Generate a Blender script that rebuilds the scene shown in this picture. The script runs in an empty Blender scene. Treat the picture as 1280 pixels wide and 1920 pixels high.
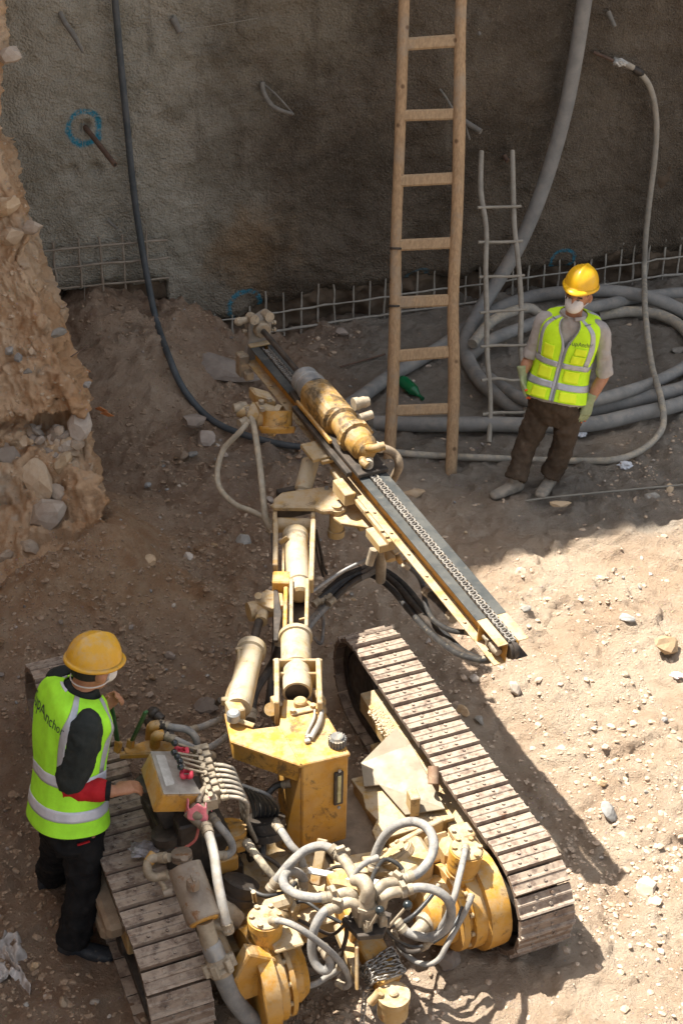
import bpy, math, random
import numpy as np
from mathutils import Matrix, Vector

random.seed(7)
rng = np.random.default_rng(7)
SC = bpy.context.scene
COL = SC.collection
rad = math.radians

# ------------------------------------------------------------------ camera, light, exposure
CAM_H = 6.2
FPX = 3000.0                     # focal length in pixels of a 1280 x 1920 frame
PITCH, ROLL = rad(33), rad(1.2)
C_D = np.array([0, math.cos(PITCH), -math.sin(PITCH)])
_r0 = np.array([1.0, 0, 0]); _u0 = np.array([0, math.sin(PITCH), math.cos(PITCH)])
C_R = _r0 * math.cos(ROLL) + _u0 * math.sin(ROLL)
C_U = _u0 * math.cos(ROLL) - _r0 * math.sin(ROLL)
C_P = np.array([0, 0, CAM_H])
cam = bpy.data.cameras.new("camera")
cam.sensor_fit = 'VERTICAL'; cam.sensor_height = 36; cam.lens = FPX / 1920 * 36
cam.clip_end = 400
co = bpy.data.objects.new("camera", cam); COL.objects.link(co)
co.matrix_world = Matrix(((C_R[0], C_U[0], -C_D[0], 0), (C_R[1], C_U[1], -C_D[1], 0),
                          (C_R[2], C_U[2], -C_D[2], CAM_H), (0, 0, 0, 1)))
SC.camera = co

TO_SUN = Vector((-0.46, 0.255, 1.0)).normalized()
world = bpy.data.worlds.new("World"); SC.world = world; world.use_nodes = True
wn = world.node_tree
sky = wn.nodes.new("ShaderNodeTexSky"); sky.sky_type = 'NISHITA'; sky.sun_disc = False
sky.sun_elevation = math.asin(TO_SUN.z); sky.sun_rotation = math.atan2(TO_SUN.x, TO_SUN.y)
sky.dust_density = 2.5
hs = wn.nodes.new("ShaderNodeHueSaturation"); hs.inputs["Saturation"].default_value = 0.34
wn.links.new(sky.outputs[0], hs.inputs["Color"]); wn.links.new(hs.outputs[0], wn.nodes["Background"].inputs[0])
wn.nodes["Background"].inputs[1].default_value = 0.103
sun = bpy.data.lights.new("sun", 'SUN'); sun.energy = 5.0; sun.angle = rad(0.6); sun.color = (1.0, 0.95, 0.86)
so = bpy.data.objects.new("sun", sun); COL.objects.link(so)
so.rotation_euler = TO_SUN.to_track_quat('Z', 'Y').to_euler(); so.location = (0, 0, 30)
SC.view_settings.view_transform = 'Standard'; SC.view_settings.look = 'None'
SC.view_settings.gamma = 1; SC.view_settings.use_curve_mapping = False
SC.view_settings.exposure = 1.44

# ------------------------------------------------------------------ helpers: places
def A3(*p): return np.array(p, float)
def ray(px, py): return C_D + C_R * (px - 640) / FPX - C_U * (py - 960) / FPX
def W(px, py, z=0.0):            # point of the plane z that lies at a place of the survey photograph
    v = ray(px, py); return C_P + v * (z - CAM_H) / v[2]
def WY(px, py, Y):
    v = ray(px, py); return C_P + v * (Y / v[1])
WALL_A = A3(1, .375, 0); WALL_A /= np.linalg.norm(WALL_A)
WALL_N = A3(WALL_A[1], -WALL_A[0], 0); WALL_0 = A3(-.9, 12.1, 0)
def WP(px, py, off=0.0):         # point on the retaining wall, off metres in front of it
    v = ray(px, py); k = ((WALL_0 + WALL_N * off - C_P) @ WALL_N) / (v @ WALL_N); return C_P + v * k
def wall_pt(a, z, off=0.0): return WALL_0 + WALL_A * a + WALL_N * off + A3(0, 0, z)
def wall_a(p): return float((np.asarray(p) - WALL_0) @ WALL_A)
HD = rad(23.6)
FW = A3(-math.sin(HD), math.cos(HD), 0); RT = A3(math.cos(HD), math.sin(HD), 0); UP = A3(0, 0, 1)
RIG = A3(-.24, 6.131, 0)
def L(s, t, z): return RIG + s * RT + t * FW + z * UP

# ------------------------------------------------------------------ helpers: noise
def _hash(ix, iy, iz, seed=0):
    h = (ix * 374761393 + iy * 668265263 + iz * 2147483647 + seed * 1274126177) & 0xFFFFFFFF
    h = ((h ^ (h >> 13)) * 1274126177) & 0xFFFFFFFF
    h = h ^ (h >> 16)
    return (h & 0xFFFFFF) / float(0xFFFFFF)
def vnoise(x, y, z=0.0, seed=0):
    x, y, z = np.broadcast_arrays(np.asarray(x, float), np.asarray(y, float), np.asarray(z, float))
    x0, y0, z0 = np.floor(x).astype(np.int64), np.floor(y).astype(np.int64), np.floor(z).astype(np.int64)
    fx, fy, fz = x - x0, y - y0, z - z0
    fx, fy, fz = [f * f * (3 - 2 * f) for f in (fx, fy, fz)]
    r = 0
    for dx in (0, 1):
        for dy in (0, 1):
            for dz in (0, 1):
                w = (fx if dx else 1 - fx) * (fy if dy else 1 - fy) * (fz if dz else 1 - fz)
                r = r + w * _hash(x0 + dx, y0 + dy, z0 + dz, seed)
    return r * 2 - 1
def fbm(x, y, z=0.0, o=4, seed=0, g=.5):
    r, a = 0, 1.0
    for i in range(o):
        r = r + a * vnoise(np.asarray(x) * 2**i + 17.3 * i, np.asarray(y) * 2**i - 9.1 * i, np.asarray(z) * 2**i + 3.7 * i, seed + i)
        a *= g
    return r
def sstep(a, b, x):
    t = np.clip((np.asarray(x, float) - a) / (b - a), 0, 1); return t * t * (3 - 2 * t)

# ------------------------------------------------------------------ helpers: materials
def NT(name):
    m = bpy.data.materials.new(name); m.use_nodes = True
    return m, m.node_tree, m.node_tree.nodes["Principled BSDF"]
class G:
    def __init__(s, nt): s.nt = nt; s.n = nt.nodes; s.l = nt.links
    def node(s, t, **k):
        n = s.n.new(t)
        for a, b in k.items(): setattr(n, a, b)
        return n
    def set(s, sock, v):
        if hasattr(v, 'is_output') or isinstance(v, bpy.types.NodeSocket): s.l.new(v, sock)
        else: sock.default_value = v
    def pos(s): return s.node("ShaderNodeNewGeometry").outputs["Position"]
    def noise(s, sc, det=5, rough=.6, vec=None, dist=0):
        n = s.node("ShaderNodeTexNoise"); n.inputs["Scale"].default_value = sc; n.inputs["Detail"].default_value = det
        n.inputs["Roughness"].default_value = rough; n.inputs["Distortion"].default_value = dist
        s.l.new(vec if vec is not None else s.pos(), n.inputs["Vector"]); return n.outputs["Fac"]
    def voro(s, sc, vec=None, feature='F1'):
        n = s.node("ShaderNodeTexVoronoi", feature=feature); n.inputs["Scale"].default_value = sc
        s.l.new(vec if vec is not None else s.pos(), n.inputs["Vector"]); return n
    def ramp(s, x, a, b, lo=0.0, hi=1.0):
        n = s.node("ShaderNodeMapRange"); n.interpolation_type = 'SMOOTHSTEP'
        s.set(n.inputs[0], x)
        for i, v in zip((1, 2, 3, 4), (a, b, lo, hi)): n.inputs[i].default_value = v
        return n.outputs[0]
    def math(s, op, a, b=0.0):
        n = s.node("ShaderNodeMath", operation=op); s.set(n.inputs[0], a); s.set(n.inputs[1], b); return n.outputs[0]
    def mix(s, f, a, b):
        n = s.node("ShaderNodeMix", data_type='RGBA')
        s.set(n.inputs[0], f)
        for k, v in ((6, a), (7, b)):
            if isinstance(v, (tuple, list)): v = (*v[:3], 1)
            s.set(n.inputs[k], v)
        return n.outputs[2]
    def bump(s, h, st=.3, dist=.01, normal=None):
        n = s.node("ShaderNodeBump"); n.inputs["Strength"].default_value = st; n.inputs["Distance"].default_value = dist
        s.l.new(h, n.inputs["Height"])
        if normal is not None: s.l.new(normal, n.inputs["Normal"])
        return n.outputs[0]
    def nz(s):
        n = s.node("ShaderNodeSeparateXYZ"); s.l.new(s.node("ShaderNodeNewGeometry").outputs["Normal"], n.inputs[0]); return n.outputs[2]

def mat(name, c1, c2=None, sc=9.0, rough=.75, metal=0.0, dust=0.0, dustc=(.52, .42, .29), rust=0.0, rustc=(.16, .07, .03),
        grime=0.0, grimec=(.035, .028, .02), bump=.25, bsc=60, spec=.35, rand=0.0, edge=None):
    m, nt, b = NT(name); g = G(nt)
    c = c1
    n1 = g.noise(sc, 6, .65)
    if c2 is not None: c = g.mix(g.ramp(n1, .35, .65), c1, c2)
    if rust:
        c = g.mix(g.ramp(g.noise(sc * 1.7, 8, .7, dist=.4), .68 - rust * .35, .74 - rust * .28), c, rustc)
    if dust:
        up = g.ramp(g.nz(), -.2, .9)
        d = g.math('MULTIPLY', g.math('ADD', g.math('MULTIPLY', up, .75), .25), g.ramp(g.noise(sc * 1.3 + 3, 7, .7), .62 - dust * .5, .8 - dust * .4))
        c = g.mix(g.math('MULTIPLY', d, min(1, dust + .25)), c, dustc)
        if metal: g.set(b.inputs["Metallic"], g.math('MULTIPLY', g.math('SUBTRACT', 1.0, d), metal))
    elif metal: b.inputs["Metallic"].default_value = metal
    if grime:
        gm = g.math('MULTIPLY', g.ramp(g.noise(sc * .9 + 2, 8, .75, dist=.4), .70 - grime * .30, .80 - grime * .24), .8)
        sp_ = g.math('MULTIPLY', g.ramp(g.noise(sc * 9, 6, .75), .60, .70), min(.85, grime))
        c = g.mix(g.math('MAXIMUM', gm, sp_), c, grimec)
    if edge:                       # rubbed edges: bare metal where the plate turns a corner
        bv = g.node("ShaderNodeBevel"); bv.samples = 4; bv.inputs["Radius"].default_value = .008
        dt = g.node("ShaderNodeVectorMath", operation='DOT_PRODUCT'); g.l.new(bv.outputs[0], dt.inputs[0]); g.l.new(g.node("ShaderNodeNewGeometry").outputs["Normal"], dt.inputs[1])
        wear = g.math('MULTIPLY', g.ramp(dt.outputs["Value"], .985, .90), g.ramp(g.noise(sc * 4, 5, .7), .42, .6))
        c = g.mix(g.math('MULTIPLY', wear, .85), c, edge)
    if rand:
        oi = g.node("ShaderNodeObjectInfo")
        h = g.node("ShaderNodeHueSaturation"); g.set(h.inputs["Color"], c if not isinstance(c, tuple) else (*c, 1))
        g.set(h.inputs["Value"], g.ramp(oi.outputs["Random"], 0, 1, 1 - rand, 1 + rand))
        g.set(h.inputs["Saturation"], g.ramp(g.math('FRACT', g.math('MULTIPLY', oi.outputs["Random"], 7.3)), 0, 1, .6, 1.25))
        c = h.outputs[0]
    g.set(b.inputs["Base Color"], c if not isinstance(c, tuple) else (*c, 1))
    g.set(b.inputs["Roughness"], g.ramp(g.noise(sc * 2.3, 4), .3, .7, max(.05, rough - .12), min(1, rough + .12)))
    b.inputs["Specular IOR Level"].default_value = spec
    if bump: g.set(b.inputs["Normal"], g.bump(g.noise(bsc, 5, .65), bump, .006))
    return m

# ------------------------------------------------------------------ helpers: meshes
class MB:
    def __init__(s): s.v = []; s.f = []; s.s = []; s.n = 0
    def add(s, v, f, smooth=False):
        v = np.asarray(v, float); s.v.append(v); n = s.n
        s.f.extend([tuple(i + n for i in q) for q in f]); s.s.extend([smooth] * len(f)); s.n += len(v); return s
    def box(s, c, ax, half):
        c = np.asarray(c, float); X, Y, Z = [np.asarray(a, float) / np.linalg.norm(a) * h for a, h in zip(ax, half)]
        v = [c + i * X + j * Y + k * Z for k in (-1, 1) for j in (-1, 1) for i in (-1, 1)]
        return s.add(v, [(0, 2, 3, 1), (4, 5, 7, 6), (0, 1, 5, 4), (2, 6, 7, 3), (0, 4, 6, 2), (1, 3, 7, 5)])
    def beam(s, p0, p1, w, h, up=UP):      # rectangular bar from p0 to p1
        p0, p1 = np.asarray(p0, float), np.asarray(p1, float); d = p1 - p0; ln = np.linalg.norm(d); d = d / ln
        x = np.cross(d, up); x /= np.linalg.norm(x); z = np.cross(x, d)
        return s.box((p0 + p1) / 2, (x, d, z), (w / 2, ln / 2, h / 2))
    def prism(s, poly, ext):
        p = np.asarray(poly, float); e = np.asarray(ext, float); n = len(p)
        v = np.vstack([p, p + e])
        nrm = sum(np.cross(p[i] - p[0], p[i + 1] - p[0]) for i in range(1, n - 1))
        fl = nrm @ e > 0
        a, b = tuple(range(n)), tuple(range(n, 2 * n))
        f = [a[::-1] if fl else a, b if fl else b[::-1]]
        for i in range(n):
            j = (i + 1) % n
            f.append((i, j, n + j, n + i) if fl else (j, i, n + i, n + j))
        return s.add(v, f)
    def lathe(s, p0, p1, prof, n=20, caps=True):     # prof: (distance along p0->p1 as metres or fraction of length, radius)
        p0, p1 = np.asarray(p0, float), np.asarray(p1, float); d = p1 - p0; ln = np.linalg.norm(d); d = d / ln
        a = UP if abs(d[2]) < .9 else A3(1, 0, 0)
        x = np.cross(d, a); x /= np.linalg.norm(x); y = np.cross(d, x)
        an = np.linspace(0, 2 * math.pi, n, endpoint=False)
        ring = np.cos(an)[:, None] * x + np.sin(an)[:, None] * y
        for (t0, r0), (t1, r1) in zip(prof[:-1], prof[1:]):
            v = np.vstack([p0 + d * t0 * ln + ring * r0, p0 + d * t1 * ln + ring * r1])
            s.add(v, [(i, (i + 1) % n, n + (i + 1) % n, n + i) for i in range(n)], True)
        if caps:
            for (t, r), fl in ((prof[0], 1), (prof[-1], 0)):
                if r > 1e-5: s.add(p0 + d * t * ln + ring * r, [tuple(range(n))[::-1] if fl else tuple(range(n))])
        return s
    def cyl(s, p0, p1, r, r1=None, n=18): return s.lathe(p0, p1, [(0, r), (1, r if r1 is None else r1)], n)
    def hexa(s, p, d, r, h):
        d = np.asarray(d, float); d = d / np.linalg.norm(d); return s.lathe(p, p + d * h, [(0, r), (1, r)], 6)
    def tube(s, pts, r, n=10, sub=6, closed=False, caps=True):
        p = catmull(pts, sub, closed); m = len(p)
        rr = np.full(m, r) if np.isscalar(r) else np.interp(np.linspace(0, 1, m), np.linspace(0, 1, len(r)), r)
        fr = frames(p, closed)
        an = np.linspace(0, 2 * math.pi, n, endpoint=False)
        v = np.vstack([p[i] + rr[i] * (np.cos(an)[:, None] * fr[i][0] + np.sin(an)[:, None] * fr[i][1]) for i in range(m)])
        f = []
        for i in range(m if closed else m - 1):
            k = (i + 1) % m
            for j in range(n): f.append((i * n + j, i * n + (j + 1) % n, k * n + (j + 1) % n, k * n + j))
        s.add(v, f, True)
        if caps and not closed:
            s.add(v[:n], [tuple(range(n))[::-1]]); s.add(v[-n:], [tuple(range(n))])
        return s
    def ico(s, c, r, sub=2, sq=(1, 1, 1)):
        v, f = ICO[sub]; return s.add(np.asarray(c) + v * r * np.asarray(sq), f, True)
    def mesh(s, name, org):
        me = bpy.data.meshes.new(name)
        v = np.vstack(s.v) - np.asarray(org)
        me.from_pydata(v.tolist(), [], s.f)
        me.polygons.foreach_set("use_smooth", s.s); me.update(); return me
def catmull(pts, sub=6, closed=False):
    p = np.asarray(pts, float); n = len(p)
    if n < 3 or sub <= 1: return p
    out = []
    for i in range(n if closed else n - 1):
        a, b, c, d = (p[(i + k) % n] if closed else p[min(max(i + k, 0), n - 1)] for k in (-1, 0, 1, 2))
        for t in np.linspace(0, 1, sub, endpoint=False):
            out.append(.5 * (2 * b + (c - a) * t + (2 * a - 5 * b + 4 * c - d) * t * t + (3 * b - a - 3 * c + d) * t**3))
    if not closed: out.append(p[-1])
    return np.array(out)
def frames(p, closed=False):
    m = len(p); t = np.zeros_like(p)
    t[1:-1] = p[2:] - p[:-2]; t[0] = p[1] - (p[-1] if closed else p[0]); t[-1] = (p[0] if closed else p[-1]) - p[-2]
    t /= np.linalg.norm(t, axis=1)[:, None] + 1e-12
    a = UP if abs(t[0][2]) < .9 else A3(1, 0, 0)
    x = np.cross(t[0], a); x /= np.linalg.norm(x); out = []
    for i in range(m):
        x = x - t[i] * (x @ t[i]); x /= np.linalg.norm(x); out.append((x, np.cross(t[i], x)))
    return out
def _ico(sub):
    import bmesh
    b = bmesh.new(); bmesh.ops.create_icosphere(b, subdivisions=sub, radius=1)
    v = np.array([x.co[:] for x in b.verts]); f = [tuple(q.index for q in x.verts) for x in b.faces]; b.free(); return v, f
ICO = {k: _ico(k) for k in (1, 2, 3, 4)}

ORG = {}
def tag(o, label=None, cat=None, group=None, kind=None):
    for k, v in (('label', label), ('category', cat), ('group', group), ('kind', kind)):
        if v: o[k] = v
    return o
def empty(name, loc, label, cat, group=None):
    o = bpy.data.objects.new(name, None); o.empty_display_size = .1; COL.objects.link(o)
    o.location = [float(x) for x in loc]; ORG[o.name] = np.asarray(loc, float); return tag(o, label, cat, group)
def part(name, mb, m, parent=None, label=None, bevel=0.0, org=None):
    og = ORG[parent.name] if parent is not None else (np.asarray(org, float) if org is not None else np.vstack(mb.v).mean(0))
    me = mb.mesh(name, og); me.materials.append(m)
    o = bpy.data.objects.new(name, me); COL.objects.link(o)
    if parent is not None: o.parent = parent
    else: o.location = og.tolist()
    ORG[o.name] = og
    if label: o['label'] = label
    if bevel:
        b = o.modifiers.new("bevel", 'BEVEL'); b.width = bevel; b.segments = 1; b.limit_method = 'ANGLE'; b.angle_limit = rad(40)
    return o
def link_copy(name, me, parent, mw, m=None):     # an alike piece that shares its mesh; mw = world matrix
    o = bpy.data.objects.new(name, me); COL.objects.link(o); o.parent = parent
    o.matrix_local = Matrix.Translation(-Vector(ORG[parent.name])) @ mw; ORG[o.name] = ORG[parent.name]; return o
def basis(X, Y, Z, p):
    return Matrix(((X[0], Y[0], Z[0], p[0]), (X[1], Y[1], Z[1], p[1]), (X[2], Y[2], Z[2], p[2]), (0, 0, 0, 1)))
def fast_mesh(name, v, tris, smooth=False):
    me = bpy.data.meshes.new(name); v = np.asarray(v, np.float32); t = np.asarray(tris, np.int32)
    k = t.shape[1]
    me.vertices.add(len(v)); me.vertices.foreach_set("co", v.ravel())
    me.loops.add(t.size); me.loops.foreach_set("vertex_index", t.ravel())
    me.polygons.add(len(t)); me.polygons.foreach_set("loop_start", np.arange(0, t.size, k, dtype=np.int32))
    me.polygons.foreach_set("loop_total", np.full(len(t), k, dtype=np.int32))
    me.polygons.foreach_set("use_smooth", np.full(len(t), smooth)); me.update(); me.validate(); return me
def grid_faces(nr, nc):
    i = np.arange(nr - 1)[:, None] * nc + np.arange(nc - 1)[None, :]
    return np.stack([i, i + 1, i + nc + 1, i + nc], -1).reshape(-1, 4)
def raw(name, me, m, kind=None, loc=(0, 0, 0)):
    me.materials.append(m); o = bpy.data.objects.new(name, me); COL.objects.link(o); o.location = loc; ORG[o.name] = np.asarray(loc, float)
    if kind: o['kind'] = kind
    return o
# ------------------------------------------------------------------ materials of the setting
def mat_ground():
    m, nt, b = NT("soil"); g = G(nt)
    at = g.node("ShaderNodeVertexColor", layer_name="soil"); sp = g.node("ShaderNodeSeparateColor"); g.l.new(at.outputs[0], sp.inputs[0])
    n1 = g.noise(1.6, 6, .62, dist=.3); n2 = g.noise(7, 7, .68); n3 = g.noise(38, 6, .7)
    sand = g.mix(g.ramp(n1, .36, .64), (.475, .345, .24), (.56, .44, .325))
    sand = g.mix(g.math('MULTIPLY', g.ramp(n2, .5, .72), .75), sand, (.60, .49, .38))
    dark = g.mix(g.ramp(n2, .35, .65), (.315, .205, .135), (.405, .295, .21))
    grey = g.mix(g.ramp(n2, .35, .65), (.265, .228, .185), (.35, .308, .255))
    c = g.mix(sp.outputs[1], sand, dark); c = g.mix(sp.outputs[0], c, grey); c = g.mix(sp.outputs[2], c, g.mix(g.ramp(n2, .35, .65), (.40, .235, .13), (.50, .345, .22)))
    v = g.voro(75); v2 = g.voro(34)
    peb = g.math('MULTIPLY', g.ramp(v.outputs["Distance"], .30, .2), g.ramp(g.noise(4, 5, .6), .42, .62))
    c = g.mix(g.math('MULTIPLY', peb, .55), c, g.mix(.78, v.outputs["Color"], (.42, .33, .245)))
    peb2 = g.math('MULTIPLY', g.ramp(v2.outputs["Distance"], .26, .17), g.ramp(g.noise(3.1, 5, .6), .5, .66))
    c = g.mix(g.math('MULTIPLY', peb2, .6), c, g.mix(.8, v2.outputs["Color"], (.44, .35, .26)))
    c = g.mix(g.math('MULTIPLY', g.ramp(n3, .56, .72), .42), c, (.17, .11, .07))
    g.set(b.inputs["Base Color"], c); b.inputs["Roughness"].default_value = .95; b.inputs["Specular IOR Level"].default_value = .12
    v3 = g.voro(15, vec=None, feature='SMOOTH_F1')
    h = g.math('ADD', g.math('MULTIPLY', g.noise(48, 7, .78), 1.3), g.math('ADD', g.math('MULTIPLY', g.math('ADD', peb, peb2), .3), g.math('MULTIPLY', g.noise(13, 5, .7), 1.1)))
    g.set(b.inputs["Normal"], g.bump(h, 1.0, .034)); return m
def mat_bank():
    m, nt, b = NT("bank_earth"); g = G(nt)
    n1 = g.noise(1.3, 6, .6, dist=.4); n2 = g.noise(6, 7, .7); n3 = g.noise(30, 6, .7)
    c = g.mix(g.ramp(n1, .38, .62), (.53, .325, .18), (.60, .43, .28))
    c = g.mix(g.math('MULTIPLY', g.ramp(n2, .5, .66), .7), c, (.44, .24, .115))
    c = g.mix(g.math('MULTIPLY', g.ramp(g.noise(2.4, 6, .65), .55, .7), .7), c, (.54, .465, .37))
    v = g.voro(48)
    peb = g.math('MULTIPLY', g.ramp(v.outputs["Distance"], .3, .2), g.ramp(g.noise(5, 4), .5, .62))
    c = g.mix(g.math('MULTIPLY', peb, .6), c, g.mix(.7, v.outputs["Color"], (.45, .36, .26)))
    c = g.mix(g.math('MULTIPLY', g.ramp(n3, .55, .72), .35), c, (.25, .145, .08))
    g.set(b.inputs["Base Color"], c); b.inputs["Roughness"].default_value = .95; b.inputs["Specular IOR Level"].default_value = .1
    g.set(b.inputs["Normal"], g.bump(g.math('ADD', g.noise(45, 7, .75), g.math('MULTIPLY', peb, .3)), .9, .025)); return m
RINGS = []   # (centre, radius, width, strength) of sprayed blue circles
def mat_shotcrete(rings):
    m, nt, b = NT("shotcrete"); g = G(nt); p = g.pos()
    n1 = g.noise(.8, 6, .6, dist=.5); n2 = g.noise(3.2, 6, .65)
    c = g.mix(g.ramp(n1, .36, .66), (.068, .053, .039), (.132, .107, .081))
    c = g.mix(g.math('MULTIPLY', g.ramp(n2, .46, .72), .4), c, (.19, .16, .122))
    dl = g.node("ShaderNodeVectorMath", operation='DOT_PRODUCT'); g.l.new(p, dl.inputs[0]); dl.inputs[1].default_value = WALL_A.tolist()
    a0 = float(WALL_0 @ WALL_A)
    av = g.math('SUBTRACT', dl.outputs["Value"], a0)
    wob = g.math('ADD', av, g.math('MULTIPLY', g.math('SUBTRACT', g.noise(1.1, 5, .6), .5), 1.5))
    left = g.ramp(wob, .35, -.6)
    c = g.mix(g.math('MULTIPLY', left, .9), c, g.mix(g.ramp(n2, .35, .65), (.27, .25, .20), (.37, .345, .285)))
    # warm sunlight painted above the drill and a paler dusty band along the top
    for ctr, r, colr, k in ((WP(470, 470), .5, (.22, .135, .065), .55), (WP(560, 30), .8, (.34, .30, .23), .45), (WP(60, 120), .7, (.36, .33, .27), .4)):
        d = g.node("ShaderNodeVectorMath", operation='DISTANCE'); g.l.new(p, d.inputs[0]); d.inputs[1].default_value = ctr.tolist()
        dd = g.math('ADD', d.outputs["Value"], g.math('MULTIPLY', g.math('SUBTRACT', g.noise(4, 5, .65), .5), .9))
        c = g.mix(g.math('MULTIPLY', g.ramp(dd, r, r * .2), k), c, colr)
    st = g.node("ShaderNodeVectorMath", operation='MULTIPLY'); g.l.new(p, st.inputs[0]); st.inputs[1].default_value = (1, 1, .16)
    streak = g.noise(4.5, 6, .65, vec=st.outputs[0])
    c = g.mix(g.math('MULTIPLY', g.ramp(streak, .54, .72), .5), c, (.055, .042, .03)); c = g.mix(g.math('MULTIPLY', g.ramp(streak, .44, .28), .3), c, (.25, .215, .17))
    fine = g.noise(85, 4, .7)
    c = g.mix(g.math('MULTIPLY', g.ramp(fine, .52, .7), .45), c, (.06, .045, .03))
    c = g.mix(g.math('MULTIPLY', g.ramp(fine, .48, .3), .35), c, (.36, .31, .24))
    for ctr, r, w, k in rings:
        d = g.node("ShaderNodeVectorMath", operation='DISTANCE'); g.l.new(p, d.inputs[0]); d.inputs[1].default_value = ctr.tolist()
        dd = g.math('ADD', d.outputs["Value"], g.math('MULTIPLY', g.math('SUBTRACT', g.noise(7, 3), .5), .06))
        e = g.math('ABSOLUTE', g.math('SUBTRACT', dd, r))
        f = g.math('MULTIPLY', g.ramp(e, w, w * .25), g.ramp(g.noise(26, 4, .7), .3, .55))
        c = g.mix(g.math('MULTIPLY', f, k), c, (.02, .20, .30))
    g.set(b.inputs["Base Color"], c); b.inputs["Roughness"].default_value = .93; b.inputs["Specular IOR Level"].default_value = .12
    v = g.voro(62, feature='SMOOTH_F1')
    h = g.math('ADD', g.math('MULTIPLY', g.noise(48, 5, .7), .8), g.math('MULTIPLY', v.outputs["Distance"], .7))
    g.set(b.inputs["Normal"], g.bump(h, 1.0, .03)); return m
M_SOIL, M_BANK = mat_ground(), mat_bank()
M_ROCK = mat("rock", (.36, .265, .18), (.43, .345, .255), 7, .92, dust=.3, dustc=(.46, .36, .25), bump=.6, bsc=55, spec=.15, rand=.28)
M_ROCKD = mat("dark_rock", (.22, .155, .108), (.30, .225, .16), 7, .92, dust=.25, dustc=(.3, .22, .15), bump=.6, bsc=55, spec=.15, rand=.3)
M_ROCKG = mat("grey_rock", (.25, .235, .21), (.33, .31, .28), 9, .9, dust=.2, dustc=(.42, .36, .28), bump=.6, bsc=60, spec=.15, rand=.15)
M_BRICK = mat("brick_clay", (.34, .13, .06), (.42, .19, .10), 12, .9, dust=.3, dustc=(.42, .3, .2), bump=.5, spec=.15)
M_BAR = mat("cement_bar", (.36, .335, .29), (.27, .245, .205), 14, .9, bump=.6, bsc=120, spec=.15)
M_BARD = mat("rusty_bar", (.22, .18, .14), (.29, .25, .2), 14, .85, bump=.4, spec=.15)
M_RUST = mat("rusty_pipe", (.10, .062, .045), (.15, .095, .065), 14, .7, bump=.3, spec=.3)
M_SOILFACE = mat("recess_soil", (.085, .062, .043), (.14, .105, .075), 5, .95, bump=.9, bsc=40, spec=.1)  # dark greyish tone holds the shade of the recess under the concrete

# ------------------------------------------------------------------ ground
def wall_d(x, y): return -((x - WALL_0[0]) * -WALL_N[0] + (y - WALL_0[1]) * -WALL_N[1])   # metres in front of the wall
def gauss(x, y, cx, cy, s): return np.exp(-((x - cx)**2 + (y - cy)**2) / (2 * s * s))
def rubble(x, y):
    d = wall_d(x, y)
    left = sstep(.6, -.4, x) * sstep(6.2, 7.2, y)
    r = .42 + .58 * left
    r = r * (1 - .8 * sstep(2.6, 1.6, d) * sstep(-.3, .4, x))
    return r * np.clip(.55 + .9 * fbm(x * 1.3, y * 1.3, 5.1, 3, 31), .12, 1.3)
TALUS = [(W(205, 985)[:2], .16, .16), (W(215, 1050)[:2], .18, .17), (W(228, 1115)[:2], .17, .18), (W(205, 1165)[:2], .16, .20), (W(140, 1190)[:2], .14, .22), (W(60, 1215)[:2], .12, .24), (W(250, 1130)[:2], .07, .3)]
def ground_z(x, y, fine=True):
    x = np.asarray(x, float); y = np.asarray(y, float); d = wall_d(x, y)
    z = .045 * fbm(x * .8, y * .8, 0, 3, 3)
    z = z + .36 * gauss(x, y, -2.0, 7.35, .62) + .10 * gauss(x, y, -1.75, 5.0, .45)
    z = z + .62 * sstep(1.5, .05, d) * sstep(-.75, -1.6, x) * (1 + .25 * fbm(x * 2, y * 2, 1, 3, 9))
    z = z + .17 * gauss(x, y, *W(300, 770)[:2], .42) + .10 * gauss(x, y, *W(430, 690)[:2], .3)
    z = z - .05 * gauss(x, y, .3, 6.1, .9)
    for (fx, fy), am, sg_ in TALUS: z = z + 1.35 * am * gauss(x, y, fx, fy, sg_ * 1.15)
    sl = (x - RIG[0]) * RT[0] + (y - RIG[1]) * RT[1]; tl = (x - RIG[0]) * FW[0] + (y - RIG[1]) * FW[1]
    z = z + .07 * np.exp(-((sl - 1.1) / .07)**2) * sstep(-1.0, -.6, tl) * sstep(1.2, .8, tl) * (1 + fbm(x * 5, y * 5, 2, 3, 12))
    # a trodden smooth strip and broken slabs of crust towards the lower right
    if fine:
        r = rubble(x, y)
        z = z + r * (.042 * fbm(x * 4.6, y * 4.6, 0, 3, 4) + .044 * np.maximum(0, fbm(x * 9, y * 9, 0, 3, 5)) + .018 * fbm(x * 26, y * 26, 0, 3, 6))
        cr = fbm(x * 2.6 + 4, y * 3.1, 0, 4, 15)
        z = z + .030 * sstep(.05, .10, cr) * sstep(.2, 1.2, x) + .020 * sstep(.05, .12, fbm(x * 7 + 2, y * 8, 0, 3, 25)) + .022 * fbm(x * 6, y * 6, 0, 4, 18) + .020 * np.maximum(0, fbm(x * 15, y * 15, 0, 3, 19))
    return z
xs = np.concatenate([[-45, -25, -12, -7, -5, -4.2], np.linspace(-3.6, 3.9, 460), [4.3, 5, 6.5, 10, 20, 30, 45]])
ys = np.concatenate([[-45, -25, -8, 0, 3, 4.2], np.linspace(4.7, 14.0, 560), [14.6, 16, 20, 32]])
GX, GY = np.meshgrid(xs, ys)
GZ = ground_z(GX, GY)
me = fast_mesh("ground", np.stack([GX, GY, GZ], -1).reshape(-1, 3), grid_faces(len(ys), len(xs)), True)
ca = me.color_attributes.new("soil", 'FLOAT_COLOR', 'POINT')
wob = .9 * fbm(GX * .9, GY * .9, 0, 4, 21)
DD = wall_d(GX, GY)
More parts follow.
